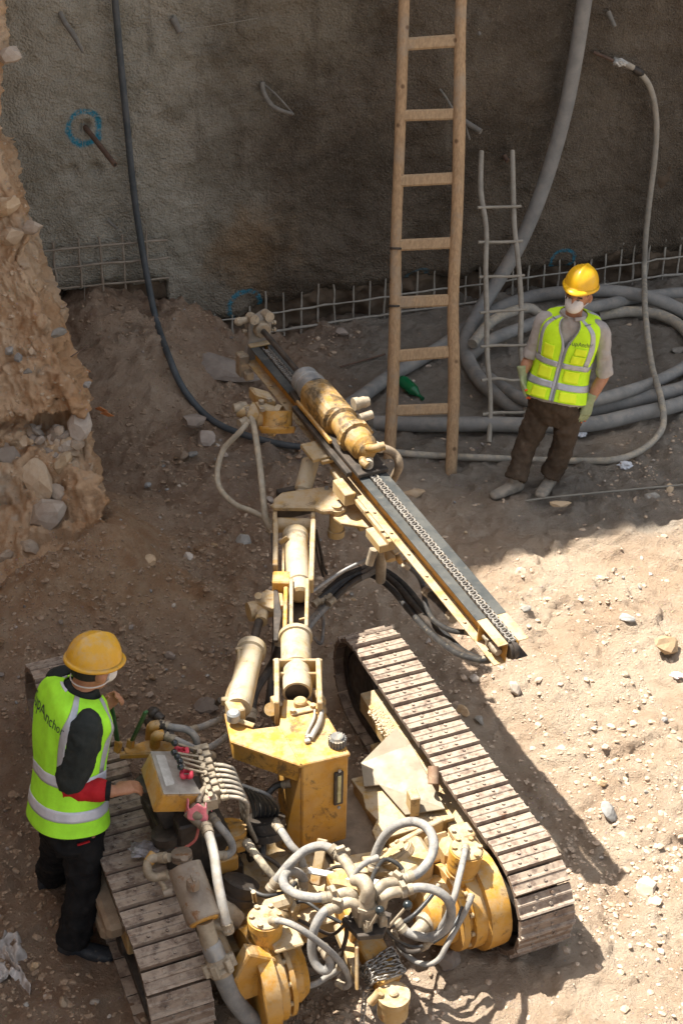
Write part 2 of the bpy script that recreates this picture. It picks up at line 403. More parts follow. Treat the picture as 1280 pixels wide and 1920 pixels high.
grey = sstep(3.6, 2.2, DD + wob) * sstep(-.9, .2, GX + .5 * wob)
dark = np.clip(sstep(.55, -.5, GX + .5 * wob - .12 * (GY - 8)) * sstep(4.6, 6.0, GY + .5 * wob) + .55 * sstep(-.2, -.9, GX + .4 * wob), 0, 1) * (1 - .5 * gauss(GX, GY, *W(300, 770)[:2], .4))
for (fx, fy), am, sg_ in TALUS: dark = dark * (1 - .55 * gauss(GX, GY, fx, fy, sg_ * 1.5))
spill = 0 * dark
for (fx, fy), am, sg_ in TALUS: spill = np.maximum(spill, gauss(GX, GY, fx, fy, sg_ * 1.5))
spill = np.clip(spill * (1.1 + .8 * fbm(GX * 3, GY * 3, 0, 4, 29)), 0, 1)
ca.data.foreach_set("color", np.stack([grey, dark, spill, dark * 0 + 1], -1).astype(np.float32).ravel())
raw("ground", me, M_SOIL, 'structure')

# ------------------------------------------------------------------ earth bank at the left
PZ = [-.3, 0, .10, .30, .52, .75, .95, 1.04, 1.14, 1.5, 2.0, 2.6, 3.5]
PY = [6.7, 7.3, 7.75, 8.3, 8.68, 8.96, 9.12, 9.04, 9.06, 9.35, 9.8, 10.35, 11.2]
EPX = [(300, 1240), (262, 1180), (225, 1100), (205, 1030), (190, 940), (180, 850), (176, 800), (165, 760), (108, 640), (96, 560), (50, 480), (66, 425), (46, 375), (24, 325), (0, 262), (8, 200), (16, 130), (14, 20), (10, -60)]
def bank_hit(px, py):            # where a sight line meets the bank's general slope
    zz = np.linspace(3.45, -.2, 400)
    for z in zz:
        p = W(px, py, z)
        if p[1] >= np.interp(z, PZ, PY) - 1e-9 or z == zz[-1]:
            return p
_e = [bank_hit(*q) for q in EPX]
EZ = np.array([q[2] for q in _e]); EX = np.array([q[0] for q in _e]); _o = np.argsort(EZ); EZ, EX = EZ[_o], EX[_o]
zr = np.linspace(-.25, 3.45, 300)
rows = []
for z in zr:
    y = np.interp(z, PZ, PY); xe = np.interp(z, EZ, EX)
    fx = np.concatenate([[-5.2, -4.2, -3.5], np.linspace(-3.0, xe - .1, 150)])
    fr = [(q, y, 0) for q in fx]
    an = np.linspace(0, math.pi / 2, 10)[1:]
    arc = [(xe - .1 + .1 * math.sin(q), y + .1 - .1 * math.cos(q), q / (math.pi / 2)) for q in an]
    bk = [(xe - .75 * t, y + .1 + 2.6 * t, 1) for t in np.linspace(0, 1, 60)[1:]]
    rows.append([(q[0], q[1], z, q[2]) for q in fr + arc + bk])
B = np.array(rows); bx, by, bz, bw = B[..., 0], B[..., 1], B[..., 2], B[..., 3]
sl = np.gradient(np.interp(zr, PZ, PY), zr)[:, None]
nf = np.stack([0 * bx, -np.ones_like(bx), np.broadcast_to(sl, bx.shape)], -1); nf /= np.linalg.norm(nf, axis=-1)[..., None]
nr_ = np.broadcast_to(A3(1, 0, .12), nf.shape)
bn = nf * (1 - bw[..., None]) + nr_ * bw[..., None]; bn /= np.linalg.norm(bn, axis=-1)[..., None]
rough_lo = .5 + .7 * sstep(1.35, .9, bz)
cell = np.abs(fbm(bx * 3.2, by * 3.2, bz * 3.2, 4, 41))
rid = lambda f, sd: .5 - np.abs(fbm(bx * f, by * f, bz * f * 1.3, 3, sd))
disp = .09 * fbm(bx * 1.2, by * 1.2, bz * 1.2, 2, 40) + rough_lo * (.085 * (.25 - cell) + .05 * (rid(6, 42) - .25)) + .034 * rid(11, 45) + .022 * np.maximum(0, rid(22, 46) - .1) + .022 * fbm(bx * 30, by * 30, bz * 30, 3, 43)
disp = disp - .07 * np.exp(-((bz - .92 - .06 * fbm(bx * 2, 0, 0, 2, 44)) / .07)**2) * (1 - bw)
blk = fbm(bx * 4.2, by * 4.2, bz * 4.2, 2, 47)
disp = disp + .06 * sstep(.12, .2, blk) * (1 - .5 * sstep(1.2, 1.6, bz))
disp = disp * (.45 + .55 * sstep(.05, .6, bz)) - (.02 + .05 * bw)
BP = np.stack([bx, by, bz], -1) + bn * disp[..., None]
raw("earth_bank", fast_mesh("earth_bank", BP.reshape(-1, 3), grid_faces(*bx.shape), True), M_BANK, 'structure')

# unseen pit side beyond the bank: tall earth face shaped to cast the shade edge
pl = np.array([(-4.6, -12), (-4.2, 2), (-3.83, 6.0), (-3.78, 6.94), (-3.83, 7.34), (-3.78, 7.94), (-3.63, 8.44), (-3.43, 9.14), (-3.23, 9.49), (-3.08, 9.74), (-2.93, 10.24), (-2.83, 10.9), (-2.72, 11.45)])
cs = np.linspace(0, len(pl) - 1, 240); px_, py_ = np.interp(cs, range(len(pl)), pl[:, 0]), np.interp(cs, range(len(pl)), pl[:, 1])
tt = np.linspace(0, 1, 70)[:, None]
top = 8.0 + .10 * fbm(py_ * 1.2, 0, 0, 3, 50)[None, :]
cz = -.3 + tt * (top + .3); cx = px_[None, :] + 0 * tt; cy = py_[None, :] + 0 * tt
dn = .18 * fbm(cx * 1.1, cy * 1.1, cz * 1.1, 4, 51) * sstep(1.0, .7, tt)
cx = cx + dn
V = np.stack([cx, cy, cz], -1)
back = np.stack([cx[-1] - 14, cy[-1], cz[-1] + .1], -1)
V = np.concatenate([V, back[None]], 0)
raw("pit_side", fast_mesh("pit_side", V.reshape(-1, 3), grid_faces(71, 240), True), M_BANK, 'structure')

# ------------------------------------------------------------------ retaining wall (shotcrete on rebar mesh)
RINGS = [(WP(160, 242), .127, .034, .95), (WP(462, 578), .15, .03, .8), (WP(1056, 492), .115, .022, .75), (WP(1056, 490), .012, .016, .7), (WP(786, 532), .13, .02, .4), (WP(786, 530), .014, .016, .4)]
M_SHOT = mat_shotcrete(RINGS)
A_SEAM = wall_a(WP(314, 470))
wall = empty("retaining_wall", wall_pt(2.0, 0), "tall dark rough shotcrete wall across the back of the pit with rebar mesh showing at its foot", "wall")
def bottom_z(a): return np.interp(a, [A_SEAM, -.45, .9, 4.3, 6], [.30, .235, .37, .25, .25])
def wall_sheet(name, aa, zfun, ztop, off0, seed):
    zr_ = np.concatenate([np.linspace(.12, 3.2, 205), [3.5, 4, 5, 6.5, ztop]])
    Aa, Z = np.meshgrid(np.asarray(aa), zr_); zb = zfun(Aa) + .045 * fbm(Aa * 5, Z * 3, 0, 4, seed)
    off = off0 + .045 * fbm(Aa * .9, Z * .9, 0, 3, seed + 1) + .018 * fbm(Aa * 4, Z * 4, 0, 3, seed + 2) + .007 * fbm(Aa * 22, Z * 22, 0, 3, seed + 3)
    off = off - .05 * sstep(.09, 0, Z - zb) + .03 * np.maximum(0, fbm(Aa * 2.2, Z * 1.4, 0, 3, seed + 7)) + .012 * fbm(Aa * 9, Z * 9, 0, 3, seed + 8)
    for c, r, dp in ((WP(163, 240), .045, .06), (WP(137, 320), .045, .03), (WP(181, 320), .06, .045)):   # knocked-out hollows
        ca_, cz_ = wall_a(c), c[2]; off = off - dp * np.exp(-(((Aa - ca_)**2 + (Z - cz_)**2) / (r * r))**2)
    P = WALL_0 + Aa[..., None] * WALL_A + off[..., None] * WALL_N + Z[..., None] * UP
    f = grid_faces(*Aa.shape); keep = (Z - zb).ravel()[f].mean(1) > 0; f = f[keep]
    used = np.unique(f); mp = np.full(Aa.size, -1); mp[used] = np.arange(len(used))
    me = fast_mesh(name, P.reshape(-1, 3)[used] - ORG["retaining_wall"], mp[f], True); me.materials.append(M_SHOT)
    o = bpy.data.objects.new(name, me); COL.objects.link(o); o.parent = wall; ORG[o.name] = ORG["retaining_wall"]
    q = o.modifiers.new("depth", 'SOLIDIFY'); q.thickness = .09; q.offset = -1; return o
def all_bottom(a): return np.where(a < A_SEAM, np.interp(a, [-2, A_SEAM], [.74, .66]), bottom_z(a)) + 0.0
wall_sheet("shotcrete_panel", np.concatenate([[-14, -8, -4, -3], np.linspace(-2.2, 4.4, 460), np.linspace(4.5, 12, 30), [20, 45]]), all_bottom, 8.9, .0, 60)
MB_ = MB(); MB_.add([wall_pt(a, z, o) for a in (-14, 45) for z in (8.9,) for o in (.05, -14)], [(0, 1, 3, 2)])
part("wall_top", MB_, M_SHOT, wall)
# bars of the mesh
def bar(p0, p1, r, k=7):
    p = np.linspace(p0, p1, k); j = rng.normal(0, .003, p.shape); rr = r * (1 + .25 * rng.uniform(-1, 1, k))
    return MB().tube(p + j, list(rr), 6, 2)
for a in np.arange(A_SEAM + .08, 4.6, .152):
    t = a + rng.normal(0, .008); part("rebar", bar(wall_pt(t, .02, -.02), wall_pt(t + rng.normal(0, .01), .45, -.035), .009), M_BAR, wall)
a0 = A_SEAM + .04
for k in range(0, 6):
    aa = a0 + k * 1.0
    for z in (.075, .245):
        part("rebar", bar(wall_pt(aa, z + .01 * math.sin(k), -.008), wall_pt(aa + 1.02, z + .01 * math.sin(k + 1), -.008), .011 if z < .1 else .008, 11), M_BAR, wall)
for px in (103, 150, 190, 232, 276):
    a = wall_a(WP(px, 500)); part("rebar", bar(wall_pt(a, .70 + rng.uniform(-.06, .05), .030), wall_pt(a, 1.14, .024), .010), M_BARD, wall)
for z in (1.075, .92, .745):
    part("rebar", bar(wall_pt(-1.95, z + .02, .028), wall_pt(A_SEAM, z - .03, .028), .009, 14), M_BARD, wall)
# soil left exposed under the concrete
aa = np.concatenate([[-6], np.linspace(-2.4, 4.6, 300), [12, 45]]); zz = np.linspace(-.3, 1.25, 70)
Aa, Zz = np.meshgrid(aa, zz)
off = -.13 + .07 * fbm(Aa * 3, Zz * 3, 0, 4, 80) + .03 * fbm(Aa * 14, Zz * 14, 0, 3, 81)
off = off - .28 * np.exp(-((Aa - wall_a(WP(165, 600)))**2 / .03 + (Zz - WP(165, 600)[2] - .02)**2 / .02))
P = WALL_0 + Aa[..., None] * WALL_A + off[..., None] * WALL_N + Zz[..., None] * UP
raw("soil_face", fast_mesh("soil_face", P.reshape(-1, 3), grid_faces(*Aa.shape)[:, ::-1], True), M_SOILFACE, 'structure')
# ------------------------------------------------------------------ crawler drill rig
M_YELD = mat("greasy_yellow_paint", (.36, .20, .04), (.28, .15, .03), 7, .6, dust=.5, dustc=(.30, .235, .155), grime=.8, grimec=(.03, .024, .018), rust=.12, bump=.25)
M_YEL = mat("yellow_paint", (.50, .255, .035), (.42, .20, .025), 6, .6, edge=(.16, .11, .07), dust=.5, dustc=(.42, .32, .19), grime=.55, grimec=(.07, .05, .03), rust=.12, bump=.2, spec=.35)
M_CREAM = mat("dusty_paint", (.40, .28, .13), (.37, .225, .065), 8, .72, edge=(.22, .17, .12), dust=.55, dustc=(.41, .335, .235), grime=.5, grimec=(.085, .06, .036), rust=.34, rustc=(.34, .17, .05), bump=.25)
M_SHOE = mat("track_steel", (.125, .085, .064), (.19, .138, .106), 11, .7, .2, dust=.55, dustc=(.36, .285, .215), rust=.25, grime=.35, edge=(.42, .37, .31), bump=.45, bsc=70)
M_GHOSE = mat("grey_hose", (.25, .24, .225), (.165, .16, .155), 16, .8, dust=.42, dustc=(.37, .33, .27), grime=.4, grimec=(.06, .055, .05), bump=.3, bsc=120)
M_BHOSE = mat("black_hose", (.022, .022, .024), (.04, .038, .035), 18, .45, dust=.12, bump=.15, spec=.5)
M_STEEL = mat("grey_steel", (.25, .26, .27), (.33, .33, .32), 9, .5, .55, dust=.3, dustc=(.42, .36, .28), rust=.1, bump=.15)
M_CYL = mat("dusty_cylinder_paint", (.39, .325, .22), (.36, .26, .12), 7, .7, edge=(.22, .17, .12), dust=.55, dustc=(.40, .345, .26), grime=.5, grimec=(.11, .085, .06), rust=.32, rustc=(.36, .20, .07), bump=.25)
M_FIT = mat("dusty_fitting", (.32, .27, .20), (.25, .20, .14), 14, .65, .3, dust=.4, dustc=(.44, .37, .27), grime=.42, bump=.25)
M_DARK = mat("greasy_steel", (.035, .030, .026), (.075, .06, .048), 10, .55, .2, dust=.12, dustc=(.2, .15, .1), bump=.3)
M_CHAIN = mat("chain_steel", (.33, .31, .28), (.20, .18, .16), 30, .5, .6, dust=.25, bump=.1)
M_TANK = mat("rusty_tank", (.20, .155, .115), (.27, .225, .175), 9, .6, .2, dust=.3, dustc=(.33, .27, .2), rust=.35, rustc=(.20, .10, .045), grime=.2, bump=.3)
M_KNOB = mat("black_knob", (.015, .02, .022), None, 9, .25, bump=0, spec=.6)
M_RED = mat("red_cloth", (.50, .03, .06), (.6, .07, .1), 30, .7, bump=.2)
M_PINK = mat("pink_cloth", (.72, .18, .22), (.80, .27, .30), 40, .8, bump=.3)
M_GREEN = mat("green_paint", (.03, .09, .03), (.045, .12, .04), 12, .5, grime=.3, bump=.1)
M_ALU = mat("worn_plate", (.40, .37, .32), (.28, .25, .215), 12, .5, .3, rust=.2, grime=.2, bump=.2)
M_GLASS = mat("gauge_glass", (.42, .38, .20), (.3, .26, .12), 14, .2, bump=0, spec=.6)

M_DECKSH = mat("shaded_deck", (.17, .125, .085), (.24, .18, .125), 7, .85, dust=.3, dustc=(.33, .25, .17), bump=.5)  # dusty brown deck tone with the pedestal's shadow put into it
rig = empty("drill_rig", L(0, 0, 0), "dusty yellow crawler drill rig with a long boom and drill mast", "drill rig")
def rp(name, mb, m, bevel=0.0, label=None, parent=None): return part(name, mb, m, parent or rig, label, bevel)
def PT(px, py, t):               # point of the rig's cross plane t
    v = ray(px, py); p0 = L(0, t, 0); k = ((p0 - C_P) @ FW) / (v @ FW); return C_P + v * k
def hose(pts, r, m=None, name="hose", n=9, label=None):
    P_ = [W(*p) for p in pts]; r = r * (.88 if r < .03 else 1); h = rp(name, MB().tube(P_, r, n, 6), m or M_GHOSE, 0, label)
    if .011 < r < .03:             # pressed ferrule at each end
        for p, q in ((P_[0], P_[1]), (P_[-1], P_[-2])):
            d = (q - p) / np.linalg.norm(q - p); k = r * 2.6
            rp("hose_ferrule", MB().lathe(p - d * .004, p + d * k, [(0, r * 1.05), (.05, r * 1.28), (.35, r * 1.28), (.4, r * 1.14), (.6, r * 1.14), (.65, r * 1.26), (1, r * 1.2)], 10), M_FIT, 0, None, h)
    return h
def bolts(mb, pts, d, r, h):
    for p in pts: mb.hexa(np.asarray(p), d, r, h)

# ---- tracks
def shoe_mesh():
    prof = [(-.051, -.012), (-.051, .010), (-.022, .012), (-.017, .018), (-.008, .018), (-.003, .012), (.030, .012), (.037, .025), (.047, .027), (.0515, .012), (.0515, -.012)]
    b = MB(); b.prism([(-.148, y, z) for y, z in prof], (.296, 0, 0))
    for x in (-.045, .045):
        for y in (-.035, .014): b.hexa(A3(x + (.02 if y > 0 else 0), y, .011), (0, 0, 1), .009, .009)
    me = b.mesh("track_shoe", (0, 0, 0)); me.materials.append(M_SHOE); return me
SHOE = shoe_mesh()
def track(s0, tilt, dz, outer, fw_=0.0):
    ca, sa = math.cos(tilt), math.sin(tilt)
    def Q(s, t, z):
        dt, dzz = t + .87, z - .31
        return L(s0 + s, fw_ - .87 + dt * ca - dzz * sa, .31 + dt * sa + dzz * ca + dz)
    T = (Q(0, 1, 0) - Q(0, 0, 0)); Z = (Q(0, 0, 1) - Q(0, 0, 0))
    b = MB()
    i = -1 if s0 > 0 else 1      # towards the middle of the rig
    for sa_, sb_, t0, t1, z0, z1 in ((.02, .18, -.66, .70, .29, .42), (.10, .20, -.5, .5, .10, .21), (-.10, .02, -.62, .64, .16, .40)):
        c = [Q(i * (sa_ + sb_) / 2, (t0 + t1) / 2, (z0 + z1) / 2)]
        b.box(c[0], (RT, T, Z), (abs(sb_ - sa_) / 2, (t1 - t0) / 2, (z1 - z0) / 2))
    if outer:
        g_ = MB(); g_.box(Q(-i * .145, .0, .34), (RT, T, Z), (.045, .60, .05)); g_.box(Q(-i * .155, .0, .2), (RT, T, Z), (.04, .5, .05))
    tr = rp("track", b, M_CREAM, .008)
    if outer: rp("side_beam", g_, mat("brown_guard", (.25, .18, .12), (.32, .24, .16), 9, .8, dust=.35, dustc=(.38, .3, .21), grime=.2), .02, None, tr)
    # chain band under the shoes
    m = MB(); R = .262; P = []
    for a in np.linspace(-math.pi / 2, math.pi / 2, 14): P.append((.87 + R * math.cos(a), .31 + R * math.sin(a)))
    for a in np.linspace(math.pi / 2, 3 * math.pi / 2, 14): P.append((-.87 + R * math.cos(a), .31 + R * math.sin(a)))
    n = len(P)
    for x in (-.075, .075):
        v = []
        for (t, z) in P:
            cx_, cz_ = (.87 if t > 0 else -.87), .31
            k = (R - .05) / R
            v += [Q(x - .02, t, z), Q(x + .02, t, z), Q(x - .02, cx_ + (t - cx_) * k, cz_ + (z - cz_) * k), Q(x + .02, cx_ + (t - cx_) * k, cz_ + (z - cz_) * k)]
        f = []
        for q in range(n):
            w = (q + 1) % n
            for (e, g_) in ((0, 1), (1, 3), (3, 2), (2, 0)): f.append((q * 4 + e, q * 4 + g_, w * 4 + g_, w * 4 + e))
        m.add(v, f)
    rp("track_chain", m, M_DARK, 0, None, tr)
    for t, nm, prof in ((.87, "idler", [(0, .05), (.05, .20), (.35, .21), (.36, .235), (.64, .235), (.65, .21), (.95, .20), (1, .05)]), (-.87, "sprocket", [(0, .08), (.1, .2), (.3, .21), (.4, .24), (.6, .24), (.7, .21), (.9, .2), (1, .08)])):
        rp(nm, MB().lathe(Q(-.1, t, .31), Q(.1, t, .31), prof, 24), M_DARK, 0, None, tr)
    for t in (-.5, -.17, .17, .5): rp("roller", MB().lathe(Q(-.11, t, .105), Q(.11, t, .105), [(0, .06), (.2, .06), (.25, .075), (.75, .075), (.8, .06), (1, .06)], 14), M_DARK, 0, None, tr)
    # shoes, each an object
    R = .283; ln = 1.74; tot = 2 * ln + 2 * math.pi * R; N = 48
    for k in range(N):
        s = (k + .35) * tot / N
        if s < ln: t, z, a = -.87 + s, .31 + R, 0
        elif s < ln + math.pi * R: a = (s - ln) / R; t, z = .87 + R * math.sin(a), .31 + R * math.cos(a)
        elif s < 2 * ln + math.pi * R: t, z, a = .87 - (s - ln - math.pi * R), .31 - R, math.pi
        else: a = math.pi + (s - 2 * ln - math.pi * R) / R; t, z = -.87 + R * math.sin(a), .31 + R * math.cos(a)
        sag = -.006 * abs(math.sin(k * 1.7)) if a == 0 else 0
        d = math.cos(a) * T - math.sin(a) * Z; o_ = math.sin(a) * T + math.cos(a) * Z
        j = rng.normal(0, .012); d2 = d * math.cos(j) + o_ * math.sin(j); o2 = -d * math.sin(j) + o_ * math.cos(j)
        link_copy("track_shoe", SHOE, tr, basis(-RT, -d2, o2, Q(rng.normal(0, .002), t, z + sag)))
    return tr
track(.885, 0, -.02, False)
track(-.915, rad(7.5), -.02, True, .14)

# ---- chassis, deck, rear frame
b = MB(); b.box(L(-.10, -.17, .25), (RT, FW, UP), (.52, .26, .05)); b.box(L(.56, -.20, .36), (RT, FW, UP), (.19, .22, .05)); b.box(L(-.30, -.5, .33), (RT, FW, UP), (.34, .3, .05))
b.box(L(.0, -.62, .37), (RT, FW, UP), (.72, .06, .07)); b.box(L(0, .0, .25), (RT, FW, UP), (.8, .08, .08))
chassis = rp("chassis", b, M_CREAM, .006)
b = MB(); b.prism([L(s_, t_, .412) for s_, t_ in ((.30, -.435), (.74, -.435), (.74, .03), (.36, .03), (.37, -.1), (.345, -.2), (.365, -.3), (.31, -.36))], (0, 0, .022)); bolts(b, [L(s, -.40, .434) for s in (.4, .5, .62)], UP, .010, .008)
rp("deck_plate", b, M_CREAM, .003)
b = MB(); b.beam(L(.30, -.60, .50), L(.62, -.52, .50), .03, .10); b.beam(L(.55, -.36, .5), L(.56, -.28, .5), .05, .13)
rp("deck_bracket", b, M_CREAM, .005)
b = MB(); b.cyl(W(812, 1437, .62), W(812, 1470, .56), .028, n=14); b.box(W(812, 1462, .5), (RT, FW, UP), (.03, .02, .08))
rp("stop_block", b, mat("brown_steel", (.22, .13, .08), (.3, .2, .13), 12, .7, dust=.3), .006)

b = MB(); b.box(L(.24, -.19, .335), (RT, FW, UP), (.16, .25, .012)); rp("shadowed_deck", b, M_DECKSH, .003)  # stands for the deck in the pedestal's shadow, set lower and darker
# ---- pedestal
zt = 1.0
poly = [W(x, y, zt) for x, y in ((562, 1435), (657, 1413), (609, 1334), (580, 1313), (530, 1311), (524, 1360), (476, 1366), (458, 1345), (420, 1336), (432, 1390))]
ped = rp("pedestal", MB().box(L(.05, -.19, .70), (RT, FW, UP), (.122, .165, .285)), M_YEL, .008)
b = MB(); b.prism(poly, (0, 0, -.022)); rp("top_plate", b, M_YEL, .005, None, ped)
b = MB(); q = [W(x, y, zt - .024) for x, y in ((436, 1388), (562, 1432), (545, 1375), (476, 1368), (425, 1340))]; b.prism(q, (0, 0, -.125)); rp("arm_box", b, M_YEL, .006, None, ped)
b = MB(); b.prism([L(-.075, -.35, .95), L(-.075, -.35, .42), L(-.15, -.29, .42)], RT * 0 + FW * .012); rp("gusset", b, M_YEL, .002, None, ped)
g0 = MB(); tl = -.357
cen = (PT(626, 1445, tl) + PT(641, 1444, tl) + PT(626, 1508, tl) + PT(641, 1507, tl)) / 4
g0.box(cen - FW * .006, (RT, FW, UP), (.024, .008, .105)); rp("level_gauge", g0, M_DARK, .003, None, ped)
g0 = MB(); g0.box(cen - FW * .013, (RT, FW, UP), (.010, .006, .088)); rp("gauge_glass", g0, M_GLASS, .003, None, ped)
g0 = MB(); bolts(g0, [cen - FW * .012 + UP * .12, cen - FW * .012 - UP * .12], -FW, .009, .008); rp("bolt", g0, M_STEEL, 0, None, ped)
rp("weld_seam", MB().tube([W(525, 1361, zt + .001), W(546, 1398, zt + .001), W(564, 1433, zt + .001)], .005, 6, 8), M_YEL, 0, None, ped)
p = W(632, 1396, zt); b = MB(); b.lathe(p, p + UP * .055, [(0, .042), (.1, .044), (.12, .038), (.75, .040), (.8, .036), (1, .030)], 24)
for k in range(18):
    a = k / 18 * 2 * math.pi; b.box(p + A3(math.cos(a) * .041, math.sin(a) * .041, .026), (A3(math.cos(a), math.sin(a), 0), A3(-math.sin(a), math.cos(a), 0), UP), (.004, .003, .018))
rp("filler_cap", b, mat("grey_plastic", (.10, .10, .095), (.16, .155, .145), 20, .7, dust=.35), 0, None, ped)
p = W(563, 1322, zt); b = MB(); b.lathe(p, p + UP * .035, [(0, .034), (.8, .034), (1, .028)], 18); b.beam(W(545, 1337, zt + .008), W(590, 1327, zt + .008), .04, .012)
bolts(b, [W(549, 1335, zt + .014), W(587, 1326, zt + .014)], UP, .016, .018); rp("pivot_pin", b, M_CREAM, .003, None, ped)
for x0, x1, y1 in ((508, 519, 1333), (600, 598, 1322)):
    b = MB(); b.cyl(W(x0, 1330, .97), W(x0, 1330, .83), .035, n=14); b.box(W(x1, y1, .93), (RT, FW, UP), (.02, .045, .07)); rp("pivot_lug", b, M_CREAM, .005, None, ped)

# ---- boom
zb = 1.0
def BW(x, y, dz=0.0): return W(x, y, zb + .02 + (1300 - y) * .00028 + dz)
def axis_box(mb, p0, p1, w, h): mb.beam(p0, p1, w, h)
b = MB()
axis_box(b, BW(519, 1338), BW(519, 1253), .026, .15); axis_box(b, BW(600, 1338), BW(596, 1253), .026, .15)
axis_box(b, BW(512, 1256), BW(604, 1256), .018, .14); axis_box(b, BW(520, 1275), BW(600, 1275), .016, .10)
boom = rp("boom", b, M_CREAM, .005)
c0, c1 = BW(557, 1300), BW(554, 1192)
rp("boom_tube", MB().lathe(c0, c1, [(0, .062), (0, .074), (.06, .078), (.22, .078), (.23, .072), (.42, .072), (.43, .079), (.93, .079), (.94, .090), (1, .090), (1, .05)], 26, False), M_CYL, 0, None, boom)
rp("tube_bore", MB().lathe(c0 + (c1 - c0) * .0, c0 + (c1 - c0) * .05, [(0, .063), (.9, .063), (1, 0)], 22, False), M_DARK, 0, None, boom)  # shallow dark cup stands for the shade inside the tube
for xa, xb in ((546, 546), (574, 576)):
    b = MB(); axis_box(b, BW(xa, 1192), BW(xb, 1102), .020, .14); rp("boom_plate", b, M_CREAM, .004, None, boom)
b = MB(); axis_box(b, BW(560, 1195, -.07), BW(562, 1105, -.07), .07, .012); rp("boom_plate", b, M_DARK, .002, None, boom)
b = MB(); axis_box(b, BW(534, 1200, -.05), BW(536, 1120, -.05), .022, .16); rp("boom_plate", b, M_YEL, .004, None, boom)
b = MB(); axis_box(b, BW(561, 1162), BW(577, 1158), .012, .012); rp("cross_bolt", b, M_CREAM, .002, None, boom)
c0, c1 = BW(562, 1118), BW(553, 1000)
rp("slew_cylinder", MB().lathe(c0, c1, [(0, .04), (.02, .058), (.18, .058), (.19, .066), (.88, .066), (.9, .074), (.98, .074), (1, .05)], 24), M_CYL, 0, None, boom)
for xa, ya, xb, yb in ((516, 1072, 517, 985), (583, 1100, 587, 985)):
    b = MB(); axis_box(b, BW(xa, ya), BW(xb, yb), .028, .10); rp("side_rail", b, M_CREAM, .005, None, boom)
b = MB(); axis_box(b, BW(531, 1085), BW(531, 1015), .014, .016); axis_box(b, BW(524, 1018, .02), BW(540, 1008, .06), .012, .03); rp("pipe_guard", b, M_CREAM, .003, None, boom)
b = MB(); b.box(BW(528, 1100, -.02), (A3(1, 0, 0), A3(0, 1, 0), UP), (.05, .055, .07)); rp("rod_bracket", b, M_YEL, .008, None, boom)
b = MB(); b.prism([BW(x, y, -.01) for x, y in ((478, 1118), (500, 1104), (530, 1112), (532, 1134), (512, 1141), (480, 1130))], (0, 0, -.03)); b.cyl(BW(484, 1117), BW(484, 1117, .035), .02, n=10); rp("rod_lug", b, M_CREAM, .004, None, boom)
b = MB(); b.prism([BW(x, y, .0) for x, y in ((508, 1000), (513, 1000), (513, 1200), (521, 1200), (528, 1150), (520, 1100))], (0, 0, -.02)); rp("hose_guard", b, M_DARK, .003, None, boom)

# ---- swing cylinder on the left of the boom
b = MB(); c0, c1 = W(447, 1328, 1.02), W(472, 1215, 1.0)
b.lathe(c0, c1, [(0, .045), (.0, .062), (.05, .066), (.9, .066), (.91, .079), (1, .079), (1, .03)], 24)
sw = rp("swing_cylinder", b, M_CYL)
rp("piston_rod", MB().cyl(c1, W(490, 1150, 1.0), .024, n=14), M_DARK, 0, None, sw)
b = MB(); q = W(490, 1142, 1.0); b.cyl(q - RT * .075, q + RT * .075, .055, n=18); b.cyl(q - FW * .03, W(489, 1166, 1.0), .035, n=14); rp("rod_eye", b, M_CREAM, .003, None, sw)
b = MB(); q = W(440, 1340, 1.03); b.box(W(441, 1333, 1.02), (RT, FW, UP), (.038, .05, .04)); rp("cylinder_eye", b, M_CREAM, .006, None, sw)
b = MB(); q = W(438, 1349, 1.03); b.lathe(q, q + UP * .05, [(0, .034), (.8, .034), (1, .026)], 16); rp("pin", b, M_STEEL, .002, None, sw)
b = MB(); b.beam(W(444, 1350, 1.02), W(476, 1361, 1.01), .03, .010); rp("pin_keeper", b, M_CREAM, .002, None, sw)
rp("oil_pipe", MB().tube([W(424, 1312, 1.02), W(430, 1292, 1.03), W(446, 1258, 1.04), W(449, 1230, 1.05), W(448, 1219, 1.05)], .011, 8, 5), M_CREAM, 0, None, sw)
b = MB(); b.beam(W(415, 1315, 1.02), W(433, 1315, 1.02), .03, .04); b.beam(W(441, 1219, 1.05), W(457, 1218, 1.05), .02, .03); rp("pipe_block", b, M_CREAM, .004, None, sw)
b = MB(); b.cyl(W(414, 1312, 1.02), W(408, 1318, .82), .016, n=8); rp("hose_tail", b, M_DARK, 0, None, sw)

# ---- boom head, swivel and mast carrier
zh = 1.17
head = rp("boom_head", MB().prism([W(x, y, zh) for x, y in ((511, 950), (513, 934), (528, 922), (612, 911), (629, 916), (651, 944), (648, 954), (604, 957), (590, 951), (530, 950))], (0, 0, -.035)), M_CREAM, .008)
b = MB()
for x in (517, 586): b.beam(W(x, 950, zh - .02), W(x, 950, zh - .24), .05, .05, FW)
b.beam(W(517, 948, zh - .24), W(586, 948, zh - .24), .05, .04); rp("head_frame", b, M_CREAM, .006, None, head)
b = MB(); b.box(W(552, 940, zh - .13), (RT, FW, UP), (.11, .02, .10)); rp("head_web", b, M_DARK, .003, None, head)
b = MB(); q = W(551, 985, 1.06); b.cyl(q - A3(.10, 0, 0), q + A3(.10, 0, 0), .045, n=16)
for x in (-.11, .11): b.box(q + A3(x, 0, -.0), (A3(1, 0, 0), A3(0, 1, 0), UP), (.012, .05, .075))
rp("pivot_joint", b, M_CREAM, .004, None, head)
b = MB(); q = W(631, 950, zh); b.lathe(q - UP * .2, q + UP * .012, [(0, .05), (.2, .05), (.2, .042), (.9, .042), (.9, .03), (1, .03)], 20); rp("swivel_pin", b, M_CREAM, .002, None, head)
b = MB(); bolts(b, [W(612, 917, zh), W(637, 945, zh)], UP, .014, .015); rp("bolt", b, M_STEEL, 0, None, head)
b = MB()
